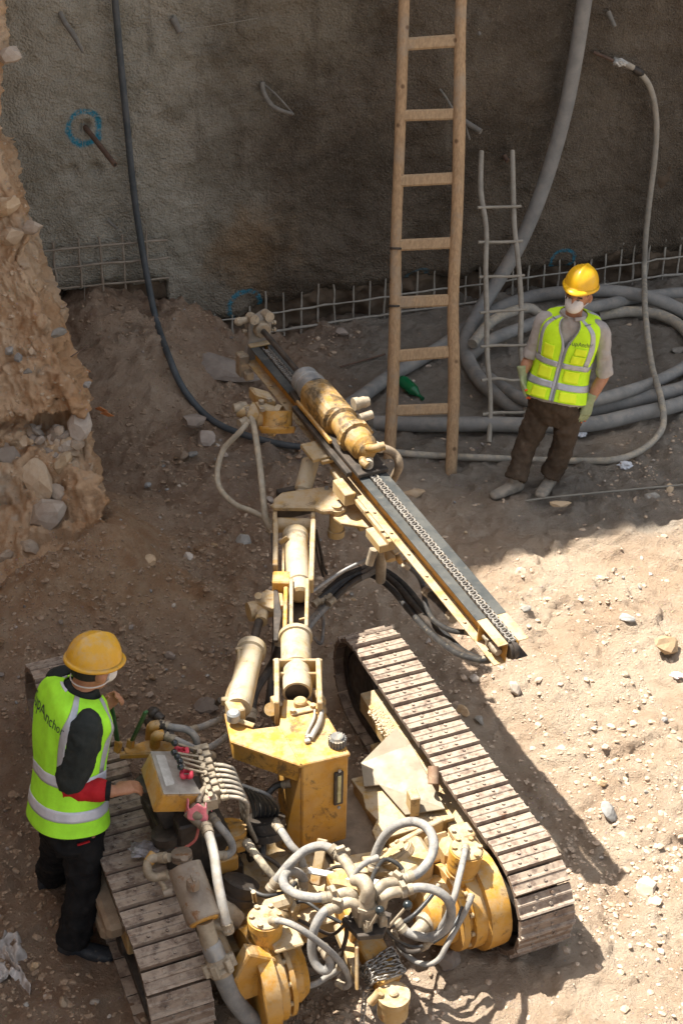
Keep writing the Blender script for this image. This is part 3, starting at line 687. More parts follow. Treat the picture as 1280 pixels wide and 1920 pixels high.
for dz in (-.045, -.20):
    b.prism([W(x, y, zh + dz + .03 * (x - 620) / 90) for x, y in ((616, 964), (640, 940), (690, 946), (712, 972), (704, 990), (640, 980))], (0, 0, -.022))
b.box(W(672, 968, zh - .11), (RT, FW, UP), (.02, .06, .07)); rp("carrier_arm", b, M_CREAM, .005, None, head)
b = MB(); b.lathe(W(583, 862, 1.24), W(566, 926, 1.12), [(0, .035), (.05, .052), (.9, .052), (.95, .04), (1, .04)], 20); rp("dump_cylinder", b, M_CYL, 0, None, head)

# ---- drill mast
tipc, farc = W(962, 1204, 1.30), W(485, 638, 1.48)
MD = (farc - tipc); MLEN = np.linalg.norm(MD); MD /= MLEN
MSd = np.cross(MD, UP); MSd /= np.linalg.norm(MSd); MN = np.cross(MSd, MD)
def MS(m, u, w): return tipc + MD * m + MSd * u + MN * w
def m_of(px, py, w=0.0):         # place along the mast that shows at a given spot
    best = min(np.linspace(-.1, MLEN + .1, 400), key=lambda m: (lambda v: (v[0] * (py * 0 + 1) - px)**2 + (v[1] - py)**2)(_pix(MS(m, 0, w)))); return best
def _pix(p):
    q = p - C_P; k = q @ C_D; return 640 + FPX * (q @ C_R) / k, 960 - FPX * (q @ C_U) / k
def mbox(mb, m0, m1, u0, u1, w0, w1): return mb.box(MS((m0 + m1) / 2, (u0 + u1) / 2, (w0 + w1) / 2), (MSd, MD, MN), ((u1 - u0) / 2, (m1 - m0) / 2, (w1 - w0) / 2))
HH = .125
b = MB(); mbox(b, .30, MLEN, -.031, .031, -.10, -.085)
mast = rp("drill_mast", b, M_DARK)
M_RAIL = mat("worn_rail", (.046, .050, .050), (.085, .085, .078), 7, .68, .1, dust=.16, dustc=(.26, .22, .17), grime=.4, bump=.12, spec=.2)
for sd in (-1, 1):
    b = MB(); x = sorted((sd * .0875, sd * .030)); mbox(b, 0.22, MLEN, x[0], x[1], -.006, 0); rp("mast_flange", b, M_RAIL, .001, None, mast)
    b = MB(); mbox(b, 0, .218, x[0], x[1], -.006, 0); rp("mast_flange", b, M_CREAM, .001, None, mast)
    x = sorted((sd * .036, sd * .030)); b = MB(); mbox(b, 0, MLEN, x[0], x[1], -HH + .006, -.0065); rp("mast_web", b, M_YEL, .001, None, mast)
    x = sorted((sd * .098, sd * .030)); b = MB(); mbox(b, 0 if sd < 0 else .0, MLEN, x[0], x[1], -HH - .002, -HH + .0055)
    bolts(b, [MS(m, sd * .075, -HH + .006) for m in np.arange(.35, MLEN - .2, .21)], MN, .009, .008); rp("mast_flange", b, M_CREAM if sd < 0 else M_DARK, .001, None, mast)
b = MB(); mbox(b, .19, .20, -.0875, -.037, -HH + .006, -.007); rp("mast_rib", b, M_YEL, .001, None, mast)
b = MB(); b.cyl(MS(.17, -.065, -.07), MS(.09, -.065, -.07), .014, n=10); b.lathe(MS(.10, -.06, -.07), MS(.03, -.06, -.075), [(0, .022), (.6, .026), (1, .02)], 12); b.box(MS(.12, -.06, -.07), (MSd, MD, MN), (.022, .01, .022)); rp("chain_tensioner", b, M_FIT, .002, None, mast)
# feed chain lying between the rails
b = MB(); m = .015; k = 0
while m < MLEN - .12:
    o = .013 if k % 2 else .009
    for sd in (-1, 1): b.box(MS(m + .0105, sd * o * 1.5, -.002), (MSd, MD, MN), (.0035, .0135, .011))
    b.cyl(MS(m, -.023, -.002), MS(m, .023, -.002), .0060, n=6); m += .0205; k += 1
rp("feed_chain", b, M_CHAIN, 0, None, mast)['kind'] = 'stuff'
b = MB(); b.lathe(MS(.012, -.024, -.055), MS(.012, .024, -.055), [(0, .046), (.3, .046), (.35, .055), (.65, .055), (.7, .046), (1, .046)], 20); rp("chain_wheel", b, M_DARK, 0, None, mast)
# carrier under the mast
ma, mb2 = m_of(752, 985), m_of(640, 850)
b = MB(); mbox(b, ma, mb2, -.115, .10, -HH - .035, -HH - .004); mbox(b, ma + .02, ma + .2, -.16, -.06, -HH - .09, -HH - .036); mbox(b, ma + .45, ma + .62, -.17, -.1, -HH - .05, -HH + .03)
bolts(b, [MS(ma + d, -.108, -HH - .004) for d in (.04, .1, .3, .5)], MN, .011, .012); rp("mast_cradle", b, M_CREAM, .004, None, head)
b = MB(); b.cyl(W(728, 1020, 1.08), W(736, 1050, 1.02), .04, n=14); b.beam(W(722, 1010, 1.12), W(742, 1040, 1.05), .05, .05); rp("cradle_lug", b, M_CREAM, .004, None, head)
b = MB(); b.box(MS(m_of(650, 838) + .1, -.15, -.06), (MSd, MD, MN), (.07, .09, .012)); b.box(MS(m_of(650, 838) + .1, -.13, -.075), (MSd, MD, MN), (.04, .11, .012)); rp("cylinder_bracket", b, M_CREAM, .003, None, mast)
for (pxx, pyy) in ((760, 1050), (745, 1040)):
    b = MB(); b.tube([W(pxx, pyy, 1.12), W(pxx + 2, pyy + 8, 1.1), W(pxx + 6, pyy + 14, 1.07)], .016, 8); rp("hydraulic_fitting", b, M_YEL, 0, None, mast)
# front clamp
mf = MLEN
b = MB(); prof = [(-.085, -.14), (.085, -.14), (.075, .02), (.078, .10), (.085, .16), (.07, .20), (.025, .185), (-.01, .165), (-.04, .19), (-.07, .19), (-.08, .12), (-.075, .03), (-.10, -.02), (-.11, -.10)]
b.prism([MS(mf - .03, u, w) for u, w in prof], MD * .09)
clamp = rp("rod_clamp", b, mat("clamp_steel", (.185, .165, .14), (.25, .225, .19), 9, .8, dust=.35, dustc=(.33, .28, .22), bump=.35), .012, None, mast)
b = MB(); mbox(b, mf - .075, mf - .032, -.09, .085, -.004, .010); rp("clamp_foot", b, M_CREAM, .003, None, mast)
b = MB(); b.lathe(MS(mf - .03, .0, .105), MS(mf - .075, 0, .105), [(0, .055), (.7, .055), (1, .045), (1, .026)], 18); rp("clamp_bush", b, M_FIT, 0, None, mast)
b = MB()
for u in (-.055, .05): b.cyl(MS(mf + .02, u, .175), MS(mf - .06, u, .19), .032, n=14)
b.lathe(MS(mf + .0, -.06, .17), MS(mf + .0, -.17, .165), [(0, .022), (.6, .022), (.62, .03), (.85, .026), (1, .01)], 12)
for u, w in ((.088, .06), (.088, .11), (-.085, .09)): b.lathe(MS(mf, u, w), MS(mf, u + math.copysign(.03, u), w), [(0, .011), (.5, .011), (.5, .017), (1, .014)], 8)
rp("clamp_jaw", b, M_FIT, 0, None, mast)
b = MB(); b.box(MS(mf - .02, -.12, -.14), (MSd, MD, MN), (.035, .04, .08)); b.box(MS(mf - .07, -.10, -.2), (MSd, MD, MN), (.03, .03, .03)); rp("clamp_leg", b, M_FIT, .008, None, mast)
# rod and rotary head
wr = .105
mh = m_of(572, 700, wr)
b = MB(); b.cyl(MS(mf + .03, 0, wr), MS(mh - .02, 0, wr), .019, n=14); rod = rp("drill_rod", b, M_DARK)
b = MB(); b.lathe(MS(mh + .06, 0, wr), MS(mh - .04, 0, wr), [(0, .019), (.2, .03), (.6, .038), (1, .045)], 16); rp("rod_adapter", b, M_DARK, 0, None, rod)
m1, m2, m3 = m_of(600, 722, .08), m_of(655, 778, .08), m_of(705, 832, .08)
b = MB(); prof = [(-.085, .0), (.085, .0), (.098, .04), (.10, .13), (.075, .175), (.035, .195), (-.05, .195), (-.085, .175), (-.10, .13), (-.10, .04)]
b.prism([MS(m2 - .01, u, w) for u, w in prof], MD * (m1 - m2 - .02))
dh = rp("rotary_head", b, M_YELD, .018)
b = MB(); b.lathe(MS(m1 - .04, 0, wr), MS(mh - .0, 0, wr), [(0, .095), (.3, .095), (.32, .082), (.5, .082), (.52, .088), (.8, .088), (.95, .07), (1, .05)], 24); rp("head_sleeve", b, M_STEEL, 0, None, dh)
b = MB(); b.lathe(MS(m2 + .01, .01, .10), MS(m3 - .01, .01, .10), [(0, .098), (.08, .098), (.12, .08), (.45, .085), (.47, .104), (.60, .104), (.62, .086), (.9, .082), (1, .06)], 24)
for k in range(8):
    a = k / 8 * 2 * math.pi + .2; c = MS(m2 - .5 * (m2 - m3), .01 + .094 * math.cos(a), .10 + .094 * math.sin(a)); b.hexa(c, -MD, .017, .04)
rp("head_motor", b, M_YELD, .002, None, dh)
b = MB(); b.lathe(MS(m3 + .02, .01, .10), MS(m3 - .045, .01, .10), [(0, .066), (.5, .062), (.8, .045), (1, .03)], 16); b.tube([MS(m3 - .02, .0, .13), MS(m3 - .05, .03, .14), MS(m3 - .06, .09, .15)], .026, 10); b.tube([MS(m3 - .02, -.02, .07), MS(m3 - .06, -.04, .07), MS(m3 - .09, -.03, .06)], .024, 10); rp("head_port", b, M_YELD, 0, None, dh)
b = MB(); q = MS(m2 + .06, .12, .15); b.lathe(q, q + MSd * .10, [(0, .04), (.3, .04), (.32, .034), (.7, .036), (1, .028)], 14); b.cyl(MS(m2 - .05, .11, .12), MS(m2 - .05, .19, .13), .026, n=12); rp("head_fitting", b, M_FIT, 0, None, dh)
b = MB(); mbox(b, m3 - .12, mh - .02, -.095, .095, .004, .032); mbox(b, m3 - .05, m1, -.135, -.10, -.02, .012); rp("head_carriage", b, M_DARK, .004, None, dh)
b = MB(); mbox(b, m2 - .12, m1 - .02, -.118, -.10, .035, .06); rp("carriage_edge", b, M_YEL, .003, None, dh)
b = MB(); b.tube([MS(m3 - .08, -.03, .06), W(700, 838, 1.42), W(722, 842, 1.40), W(740, 852, 1.36), W(748, 872, 1.30), W(738, 896, 1.18), W(728, 915, 1.05), W(722, 960, .9)], .026, 10); rp("hose", b, mat("brown_hose", (.20, .15, .10), (.28, .22, .15), 18, .8, dust=.3), 0)
b = MB(); b.tube([MS(m3 - .085, -.02, .06), W(690, 832, 1.43), W(706, 838, 1.42), W(716, 840, 1.41)], .031, 10); rp("hose_sleeve", b, mat("frayed_wrap", (.5, .45, .36), (.38, .32, .24), 40, .9, bump=.8), 0)
# feed motor hanging on the left of the mast
q = W(522, 790, 1.34); e = W(448, 768, 1.38); d = (e - q)
b = MB(); b.lathe(q, e, [(0, .10), (.14, .10), (.15, .085), (.42, .085), (.44, .07), (.72, .07), (.73, .05), (1, .045)], 20); fm = rp("feed_motor", b, M_CREAM)
b = MB(); b.box(W(492, 748, 1.42), (d, FW, UP), (.07, .06, .045)); b.box(W(500, 775, 1.40), (d, FW, UP), (.06, .05, .05)); rp("motor_block", b, M_CREAM, .012, None, fm)
b = MB(); bolts(b, [W(490, 756, 1.46), W(505, 752, 1.46), W(492, 770, 1.45)], UP, .018, .02); rp("bolt", b, M_FIT, 0, None, fm)
b = MB(); b.lathe(W(462, 762, 1.40), W(438, 766, 1.40), [(0, .03), (.5, .036), (1, .028)], 12); b.cyl(W(462, 788, 1.36), W(448, 794, 1.36), .026, n=10); rp("motor_fitting", b, M_FIT, 0, None, fm)
b = MB(); b.lathe(W(520, 812, 1.30), W(520, 770, 1.42), [(0, .10), (.2, .112), (.3, .112), (.31, .09), (1, .09)], 18); rp("motor_flange", b, M_YEL, 0, None, fm)
hose([(463, 766, 1.40), (474, 790, 1.36), (481, 830, 1.28), (489, 890, 1.18), (494, 940, 1.1), (499, 975, 1.02), (512, 1000, .95)], .022, mat("tan_hose", (.36, .32, .25), (.28, .24, .18), 16, .8, dust=.3))
hose([(466, 790, 1.36), (448, 812, 1.32), (420, 842, 1.22), (408, 880, 1.12), (412, 915, 1.06), (440, 945, 1.02), (476, 960, 1.0), (505, 978, .97), (520, 1000, .92)], .020, bpy.data.materials["tan_hose"])
# hoses slung between boom and mast
for k, (dx, dy, mm) in enumerate(((0, 0, M_BHOSE), (-12, 6, M_BHOSE), (10, -3, M_BHOSE), (-5, -4, M_DARK), (16, 4, M_DARK))):
    hose([(600 + dx, 1128 + dy, .62), (650 + dx, 1085 + dy, .66), (700 + dx, 1070 + dy, .66), (742 + dx, 1095 + dy, .68), (780 + dx, 1140 + dy, .76), (820 + dx * .8, 1185 + dy, .88), (862 + dx * .5, 1222 + dy * .5, 1.02), (905 + dx * .3, 1238, 1.12), (922, 1232, 1.16)], .021, mm)
hose([(757, 1058, 1.12), (780, 1075, 1.05), (793, 1100, .98), (797, 1130, .96), (812, 1162, .98), (845, 1182, 1.05), (882, 1186, 1.14)], .017, M_BHOSE)
hose([(798, 1108, 1.05), (822, 1128, 1.08), (850, 1160, 1.12)], .026, M_BHOSE)
for k in range(3):
    hose([(540, 1250 - 6 * k, .55), (570, 1190 - 4 * k, .55), (610, 1140 - 6 * k, .58), (660, 1095 - 8 * k, .62), (705, 1068 - 8 * k, .75), (716, 1040, .9)], .019, M_GHOSE)
hose([(584, 1110, .8), (640, 1072, .82), (690, 1047, .92), (712, 1032, 1.02)], .012, M_STEEL, "oil_pipe")
b = MB(); b.cyl(W(716, 1026, 1.05), W(713, 1088, .72), .03, n=12); b.cyl(W(700, 1030, 1.05), W(692, 1058, .95), .024, n=10); rp("support_strut", b, M_FIT, 0, None, head)
hose([(592, 995, .95), (600, 1030, .6), (606, 1062, .3), (612, 1075, .1)], .012, M_DARK); hose([(588, 1000, .95), (596, 1046, .5), (606, 1080, .05)], .010, M_DARK)
hose([(470, 1350, .5), (478, 1300, .55), (505, 1255, .6), (520, 1225, .7), (528, 1190, .8)], .028, M_DARK)
hose([(500, 1340, .42), (506, 1300, .45), (510, 1260, .5), (518, 1190, .6), (516, 1140, .8)], .024, M_DARK)
hose([(588, 1196, .4), (602, 1206, .42), (606, 1170, .45), (604, 1150, .45)], .012, M_GHOSE)
# ---- rear drive motors
def drive(side, s_in, s_out, t0, zc):
    b = MB(); b.lathe(L(side * s_out, t0, zc), L(side * s_in, t0, zc), [(0, .20), (.0, .245), (.28, .25), (.30, .222), (.46, .222), (.47, .19), (.52, .19), (.53, .215), (.62, .215), (.63, .17), (.8, .165), (.95, .14), (1, .08)], 28)
    dm = rp("drive_motor", b, M_YEL)
    b = MB(); s_ = s_out - .46 * (s_out - s_in)
    
    for a in np.linspace(0, 2 * math.pi, 12, False): rp("bolt", MB().hexa(L(side * s_, t0 + .2 * math.cos(a), zc + .2 * math.sin(a)), -side * RT, .014, .02), M_CREAM, 0, None, dm)
    return dm
def piston(dm, p, top, r, m=None):           # one cylinder pot of a radial air motor with its bolted cover
    d = np.asarray(top) - p; d = d / np.linalg.norm(d)
    b = MB(); b.lathe(p, top, [(0, r * .95), (.15, r * .95), (.55, r), (.56, r * .96), (.62, r * .96), (.63, r * 1.02), (.86, r * 1.02), (.88, r * 1.06), (1, r * 1.06)], 24); pt = rp("cylinder_pot", b, m or M_YEL, 0, None, dm)
    a = np.cross(d, RT); a /= np.linalg.norm(a); c = np.cross(d, a)
    b = MB(); b.lathe(top, top + d * .012, [(0, r * .98), (.6, r * .98), (1, r * .86)], 24)
    bolts(b, [top + d * .01 + (a * math.cos(q) + c * math.sin(q)) * r * .82 for q in np.linspace(.3, 2 * math.pi + .3, 6, False)], d, .013, .014); rp("pot_cover", b, M_CREAM, 0, None, dm)
dr = drive(1, .33, .72, -.87, .31)
piston(dr, L(.545, -.86, .38), L(.575, -.865, .665), .078)
piston(dr, L(.40, -.78, .38), L(.30, -.66, .56), .085, M_CREAM)
b = MB(); b.box(L(.36, -.72, .50), (RT + FW * .3, FW, UP), (.10, .10, .09)); b.box(L(.62, -.70, .50), (RT, FW, UP), (.10, .08, .07)); rp("gear_case", b, M_CREAM, .025, None, dr)
b = MB(); b.box(W(865, 1562, .60), (RT, FW, UP), (.055, .05, .02)); rp("cover_plate", b, M_CREAM, .008, None, dr); b = MB(); b.box(W(820, 1590, .52), (RT, FW * .6 + UP, UP - FW * .6), (.06, .07, .02)); rp("cover_plate", b, M_CREAM, .008, None, dr)
for x, y in ((850, 1560), (880, 1558), (866, 1572)): rp('bolt', MB().hexa(W(x, y, .62), UP, .011, .014), M_FIT, 0, None, dr)
b = MB(); b.lathe(W(815, 1715, .35), W(775, 1755, .33), [(0, .06), (.5, .055), (.52, .04), (1, .036)], 16); b.cyl(W(840, 1700, .40), W(846, 1728, .30), .03, n=10); rp("drain_fitting", b, M_FIT, 0, None, dr)
dl = drive(-1, .30, .56, -.93, .31)
piston(dl, L(-.48, -.91, .33), L(-.47, -.905, .66), .078)
piston(dl, L(-.38, -.80, .36), L(-.30, -.72, .52), .07, M_CREAM)
b = MB(); b.box(W(520, 1694, .62), (RT, FW, UP), (.07, .035, .03)); b.box(W(528, 1760, .48), (RT, FW, UP), (.08, .07, .07)); b.box(W(530, 1800, .36), (RT, FW, UP), (.09, .08, .06)); rp("gear_case", b, M_CREAM, .02, None, dl)
b = MB(); b.box(W(548, 1700, .58), (RT + FW, FW, UP), (.03, .03, .02)); rp("cover_plate", b, M_CREAM, .006, None, dl); b = MB(); b.box(W(535, 1762, .56), (RT, FW, UP), (.07, .06, .01)); rp("cover_plate", b, M_CREAM, .006, None, dl); b = MB(); b.cyl(W(478, 1690, .60), W(475, 1672, .68), .012, n=8); rp("bleed_valve", b, M_CREAM, .006, None, dl)
b = MB(); b.prism([PT(*q, -1.04) for q in ((468, 1790), (520, 1800), (528, 1848), (500, 1862), (452, 1880), (440, 1840))], FW * .08); rp("motor_foot", b, M_YEL, .008, None, dl)
b = MB(); b.beam(L(-.66, -.62, .50), L(-.64, -1.02, .36), .07, .06); rp("track_guard", b, M_CREAM, .01, None, dl)
b = MB(); b.lathe(L(-.62, -.70, .56), L(-.54, -.74, .50), [(0, .06), (.4, .06), (1, .045)], 14); rp("gear_cover", b, M_FIT, 0, None, dl)

# ---- tow hitch, valve column and loose timber on the rear frame
b = MB(); b.beam(L(.0, -.66, .50), L(.005, -.98, .43), .15, .16); b.beam(L(.005, -.97, .40), L(.03, -1.2, .31), .125, .09)
hitch = rp("tow_hitch", b, M_YEL, .008)
q = W(737, 1872, .31); b = MB(); b.lathe(q - UP * .10, q + UP * .03, [(0, .06), (.0, .072), (.75, .072), (.75, .078), (1, .078)], 26); rp("hitch_eye", b, M_CREAM, .004, None, hitch)
b = MB(); b.lathe(q + UP * .03, q + UP * .045, [(0, .022), (.7, .022), (1, .012)], 14); rp("hitch_pin", b, M_CREAM, 0, None, hitch)
b = MB(); b.prism([W(x, y, .40) for x, y in ((625, 1735), (640, 1722), (672, 1760), (672, 1795), (664, 1828))], (0, 0, -.05)); b.beam(W(668, 1770, .5), W(668, 1850, .33), .016, .11); rp("hitch_side_plate", b, M_CREAM, .004, None, hitch)
b = MB(); b.tube([W(712, 1860, .36), W(704, 1870, .33), W(694, 1880, .30)], .022, 8); rp("hitch_hook", b, M_CREAM, 0, None, hitch)
b = MB(); b.prism([W(x, y, .585) for x, y in ((640, 1722), (690, 1695), (735, 1712), (718, 1752), (672, 1756))], (0, 0, -.03)); rp("valve_plate", b, M_DARK, .003, None, hitch)
b = MB(); b.box(W(686, 1706, .64), (RT, FW, UP), (.055, .05, .055)); b.lathe(W(686, 1702, .69), W(687, 1682, .75), [(0, .05), (.3, .05), (.3, .042), (1, .036)], 8)
for x, y in ((688, 1738), (716, 1728)): b.box(W(x, y, .60), (RT, FW, UP), (.020, .022, .035)); b.cyl(W(x, y, .63), W(x + 2, y - 12, .66), .014, n=8)
vb = rp("valve_block", b, M_FIT, .008)
def elbow(pts, r): return rp("pipe_elbow", MB().tube([W(*p) for p in pts], r, 12), M_FIT, 0, None, vb)
elbow([(640, 1606, .76), (652, 1622, .77), (662, 1640, .78), (668, 1652, .79)], .026); elbow([(664, 1648, .79), (680, 1652, .81), (689, 1668, .80), (687, 1686, .75)], .034)
elbow([(634, 1678, .73), (650, 1674, .74), (662, 1680, .73), (668, 1698, .66)], .027); elbow([(640, 1696, .71), (656, 1691, .72), (668, 1698, .70), (670, 1712, .64)], .027)
elbow([(742, 1655, .76), (722, 1657, .77), (709, 1667, .76), (704, 1684, .70)], .028); elbow([(748, 1672, .74), (730, 1675, .75), (718, 1684, .73), (714, 1700, .66)], .027)
def clampring(px, py, z, d, r):
    q = W(px, py, z); d = np.asarray(d, float); d /= np.linalg.norm(d)
    b = MB(); b.lathe(q - d * .012, q + d * .012, [(0, r), (0, r * 1.25), (1, r * 1.25), (1, r)], 14); a = np.cross(d, UP); a /= np.linalg.norm(a)
    b.box(q + UP * r * 1.45, (d, a, UP), (.012, .022, .012)); b.box(q - a * r * 1.45, (d, a, UP), (.012, .010, .02)); return rp("hose_clamp", b, M_FIT, .002, None, vb)
clampring(637, 1603, .76, W(652, 1622, .77) - W(637, 1603, .76), .028); clampring(624, 1680, .73, RT, .027); clampring(632, 1700, .70, RT + FW, .027); clampring(745, 1652, .76, RT + FW * .4, .028); clampring(754, 1671, .74, RT, .027)
for (xa, ya, xb, yb, za, zb_) in ((690, 1742, 712, 1707, .62, .74), (728, 1738, 764, 1697, .62, .76)):
    b = MB(); b.cyl(W(xa, ya, za), W(xb, yb, zb_), .007, n=8); lv = rp("valve_lever", b, M_FIT, 0, None, vb); vk = MB().ico(W(xb, yb, zb_), .0225, 3); rp("lever_knob", vk, M_KNOB, 0, None, vb)
b = MB(); b.tube([W(664, 1640, .82), W(676, 1625, .86), (W(690, 1615, .88)), W(708, 1608, .88)], [.010, .014, .014, .017], 8); rp("valve_handle", b, M_GHOSE, 0, None, vb)
b = MB(); b.beam(L(-.02, -.60, .50), L(.30, -.72, .50), .06, .035); b.beam(L(.03, -.55, .46), L(.34, -.60, .46), .10, .03); rp("frame_plank", b, M_CREAM, .003)
b = MB(); b.beam(W(576, 1632, .56), W(735, 1660, .56), .035, .012); rp("white_strap", b, mat("white_strap", (.72, .70, .66), (.6, .57, .52), 20, .7, bump=.1), .002)
b = MB(); b.beam(L(-.10, -.60, .44), L(-.02, -.50, .62), .05, .02); rp('frame_bracket', b, M_CREAM, .003); b = MB(); b.beam(L(.20, -.53, .45), L(.16, -.66, .55), .05, .02); rp("frame_bracket", b, M_CREAM, .003)

# ---- grey air hoses
H = M_GHOSE
hose([(507, 1668, .60), (522, 1646, .66), (545, 1618, .72), (572, 1595, .76), (600, 1586, .78), (622, 1592, .78), (637, 1604, .76)], .026, H)
hose([(566, 1668, .52), (568, 1648, .58), (556, 1636, .64), (540, 1636, .68), (531, 1648, .70), (536, 1664, .70), (556, 1677, .70), (582, 1683, .72), (606, 1683, .73), (626, 1680, .73)], .026, H)
hose([(632, 1699, .70), (610, 1708, .70), (593, 1732, .66), (585, 1765, .58), (587, 1796, .50), (600, 1817, .46), (614, 1818, .46), (618, 1802, .50), (611, 1786, .55), (604, 1774, .56)], .025, H)
hose([(699, 1632, .52), (705, 1598, .60), (722, 1566, .70), (748, 1546, .78), (778, 1541, .82), (802, 1554, .82), (813, 1582, .80), (805, 1612, .78), (782, 1638, .77), (752, 1650, .76)], .0265, H)
hose([(752, 1671, .74), (784, 1664, .76), (815, 1669, .76), (838, 1686, .72), (846, 1714, .62), (834, 1742, .52), (806, 1757, .46), (778, 1754, .45), (754, 1742, .47), (743, 1728, .50)], .025, H)
hose([(872, 1588, .68), (868, 1612, .72), (860, 1645, .74), (850, 1685, .70), (836, 1722, .58), (818, 1750, .48), (798, 1772, .40)], .018, H)
hose([(883, 1678, .52), (878, 1696, .50), (858, 1735, .40), (838, 1770, .34), (822, 1798, .28), (800, 1808, .25), (774, 1800, .25), (750, 1778, .28), (738, 1752, .34)], .016, H)
hose([(738, 1745, .40), (746, 1770, .33), (764, 1784, .30), (786, 1782, .30), (800, 1774, .33)], .014, M_DARK)
hose([(508, 1726, .68), (532, 1728, .72), (560, 1740, .72), (592, 1762, .66), (625, 1790, .55), (648, 1820, .42), (655, 1842, .33), (645, 1850, .28), (632, 1842, .28)], .018, H)
hose([(514, 1802, .45), (520, 1824, .38), (538, 1843, .32), (565, 1850, .30), (590, 1845, .30), (612, 1832, .32), (632, 1820, .38), (640, 1806, .44)], .017, H)
hose([(517, 1545, .72), (530, 1562, .72), (545, 1585, .70), (560, 1602, .66), (568, 1622, .6), (570, 1640, .55)], .022, H)
hose([(462, 1580, .70), (478, 1600, .70), (494, 1622, .68), (510, 1642, .64), (530, 1660, .6)], .022, mat("wrapped_hose", (.42, .36, .25), (.12, .10, .08), 14, .7, dust=.2))
hose([(386, 1548, .92), (394, 1572, .92), (402, 1605, .92), (408, 1650, .88), (416, 1690, .82), (424, 1728, .74), (428, 1745, .68)], .026, mat("pale_hose", (.47, .45, .41), (.36, .33, .28), 22, .75, dust=.3, bump=.3))
hose([(396, 1530, .88), (412, 1550, .86), (430, 1572, .80), (436, 1592, .74), (424, 1604, .72), (405, 1604, .74)], .022, M_GHOSE)
for k, pts in enumerate((
    [(660, 1712, .62), (640, 1740, .52), (620, 1752, .45), (590, 1740, .45), (560, 1725, .5)],
    [(700, 1720, .60), (735, 1735, .50), (770, 1720, .48), (800, 1690, .52), (822, 1660, .55)],
    [(716, 1735, .58), (740, 1760, .42), (775, 1775, .35), (815, 1765, .36), (850, 1735, .42), (866, 1700, .46)],
    [(650, 1720, .58), (648, 1760, .45), (632, 1800, .34), (600, 1830, .28), (560, 1836, .3)],
    [(540, 1700, .55), (570, 1690, .6), (605, 1712, .58), (640, 1730, .55)],
    [(760, 1640, .56), (745, 1620, .6), (720, 1612, .62), (700, 1640, .64), (694, 1668, .68)],
    [(600, 1640, .50), (630, 1625, .55), (655, 1632, .6), (668, 1660, .62)],
    [(448, 1650, .58), (470, 1668, .6), (500, 1680, .6), (535, 1672, .58), (560, 1650, .56)],
    [(880, 1640, .50), (895, 1670, .46), (890, 1710, .38), (862, 1750, .3)],
    [(470, 1600, .62), (500, 1608, .6), (530, 1630, .56), (552, 1660, .52)])):
    hose(pts, .0125 if k % 2 else .010, M_BHOSE if k % 3 else M_DARK)
# silencer tank with its outlet
t0_, t1_ = W(345, 1622, .90), W(383, 1726, .76)
b = MB(); b.lathe(t0_, t1_, [(0, .05), (.03, .078), (.97, .080), (1, .076)], 28); tank = rp("silencer_tank", b, M_TANK)
b = MB(); b.lathe(t1_, t1_ + (t1_ - t0_) * .03, [(0, .070), (1, .066)], 24); rp("tank_end", b, M_YEL, 0, None, tank)
b = MB(); q = W(362, 1658, .93); b.lathe(q - UP * .02, q + UP * .03, [(0, .03), (.7, .03), (1, .024)], 14); b.box(q + UP * .036, (RT, FW, UP), (.004, .024, .008)); rp('tank_plug', b, M_TANK, 0, None, tank); b = MB(); q = W(346, 1615, .95); b.lathe(q, q + UP * .02, [(0, .02), (1, .018)], 8); rp('tank_plug', b, M_TANK, 0, None, tank); b = MB(); q = W(322, 1672, .82); b.lathe(q, q - RT * .04, [(0, .02), (1, .015)], 8); rp("tank_plug", b, M_TANK, 0, None, tank)
b = MB(); b.tube([t1_, W(389, 1750, .70), W(396, 1775, .64)], .042, 14); b.tube([W(386, 1738, .72), W(404, 1733, .71), W(422, 1738, .70)], .024, 10); rp("outlet_pipe", b, M_FIT, 0, None, tank)
for x, y, z in ((378, 1722, .77), (426, 1735, .715), (430, 1750, .69)):
    pass
b = MB(); b.lathe(W(394, 1766, .66), W(408, 1800, .57), [(0, .044), (.2, .047), (.8, .047), (1, .04)], 16); rp("pipe_collar", b, M_STEEL, 0, None, tank)
b = MB(); q0, q1 = W(405, 1794, .585), W(418, 1826, .51); b.lathe(q0, q1, [(0, .045), (.25, .060), (.45, .060), (.5, .05), (.75, .062), (1, .055)], 16); d = (q1 - q0) / np.linalg.norm(q1 - q0)
for k in range(6):
    a = k / 6 * 6.283 + .4; x = np.cross(d, UP); x /= np.linalg.norm(x); y = np.cross(d, x); r_ = x * math.cos(a) + y * math.sin(a)
    b.box((q0 + q1) / 2 + r_ * .062, (d, np.cross(d, r_), r_), (.03, .016, .016))
rp("claw_coupling", b, M_FIT, .004, None, tank)
hose([(415, 1822, .52), (424, 1845, .44), (438, 1872, .34), (462, 1902, .22), (500, 1940, .09), (560, 1985, .05), (640, 2040, .04)], .044, mat("thick_hose", (.17, .17, .165), (.23, .225, .215), 20, .8, dust=.2), "air_hose", 14)
b = MB(); b.tube([W(300, 1608, .80), W(286, 1610, .80), (W(277, 1620, .78)), W(280, 1640, .74), W(296, 1645, .72), W(315, 1640, .74)], .022, 10); b.lathe(W(318, 1608, .82), W(300, 1608, .80), [(0, .022), (.4, .022), (.4, .028), (1, .026)], 10); b.tube([W(298, 1645, .72), W(306, 1660, .70), W(312, 1672, .72)], .014, 8); rp("pipe_elbow", b, M_FIT, 0)
b = MB(); b.lathe(W(278, 1618, .785), W(290, 1602, .80), [(0, .025), (1, .027)], 10); rp("yellow_elbow", b, M_YEL, 0)

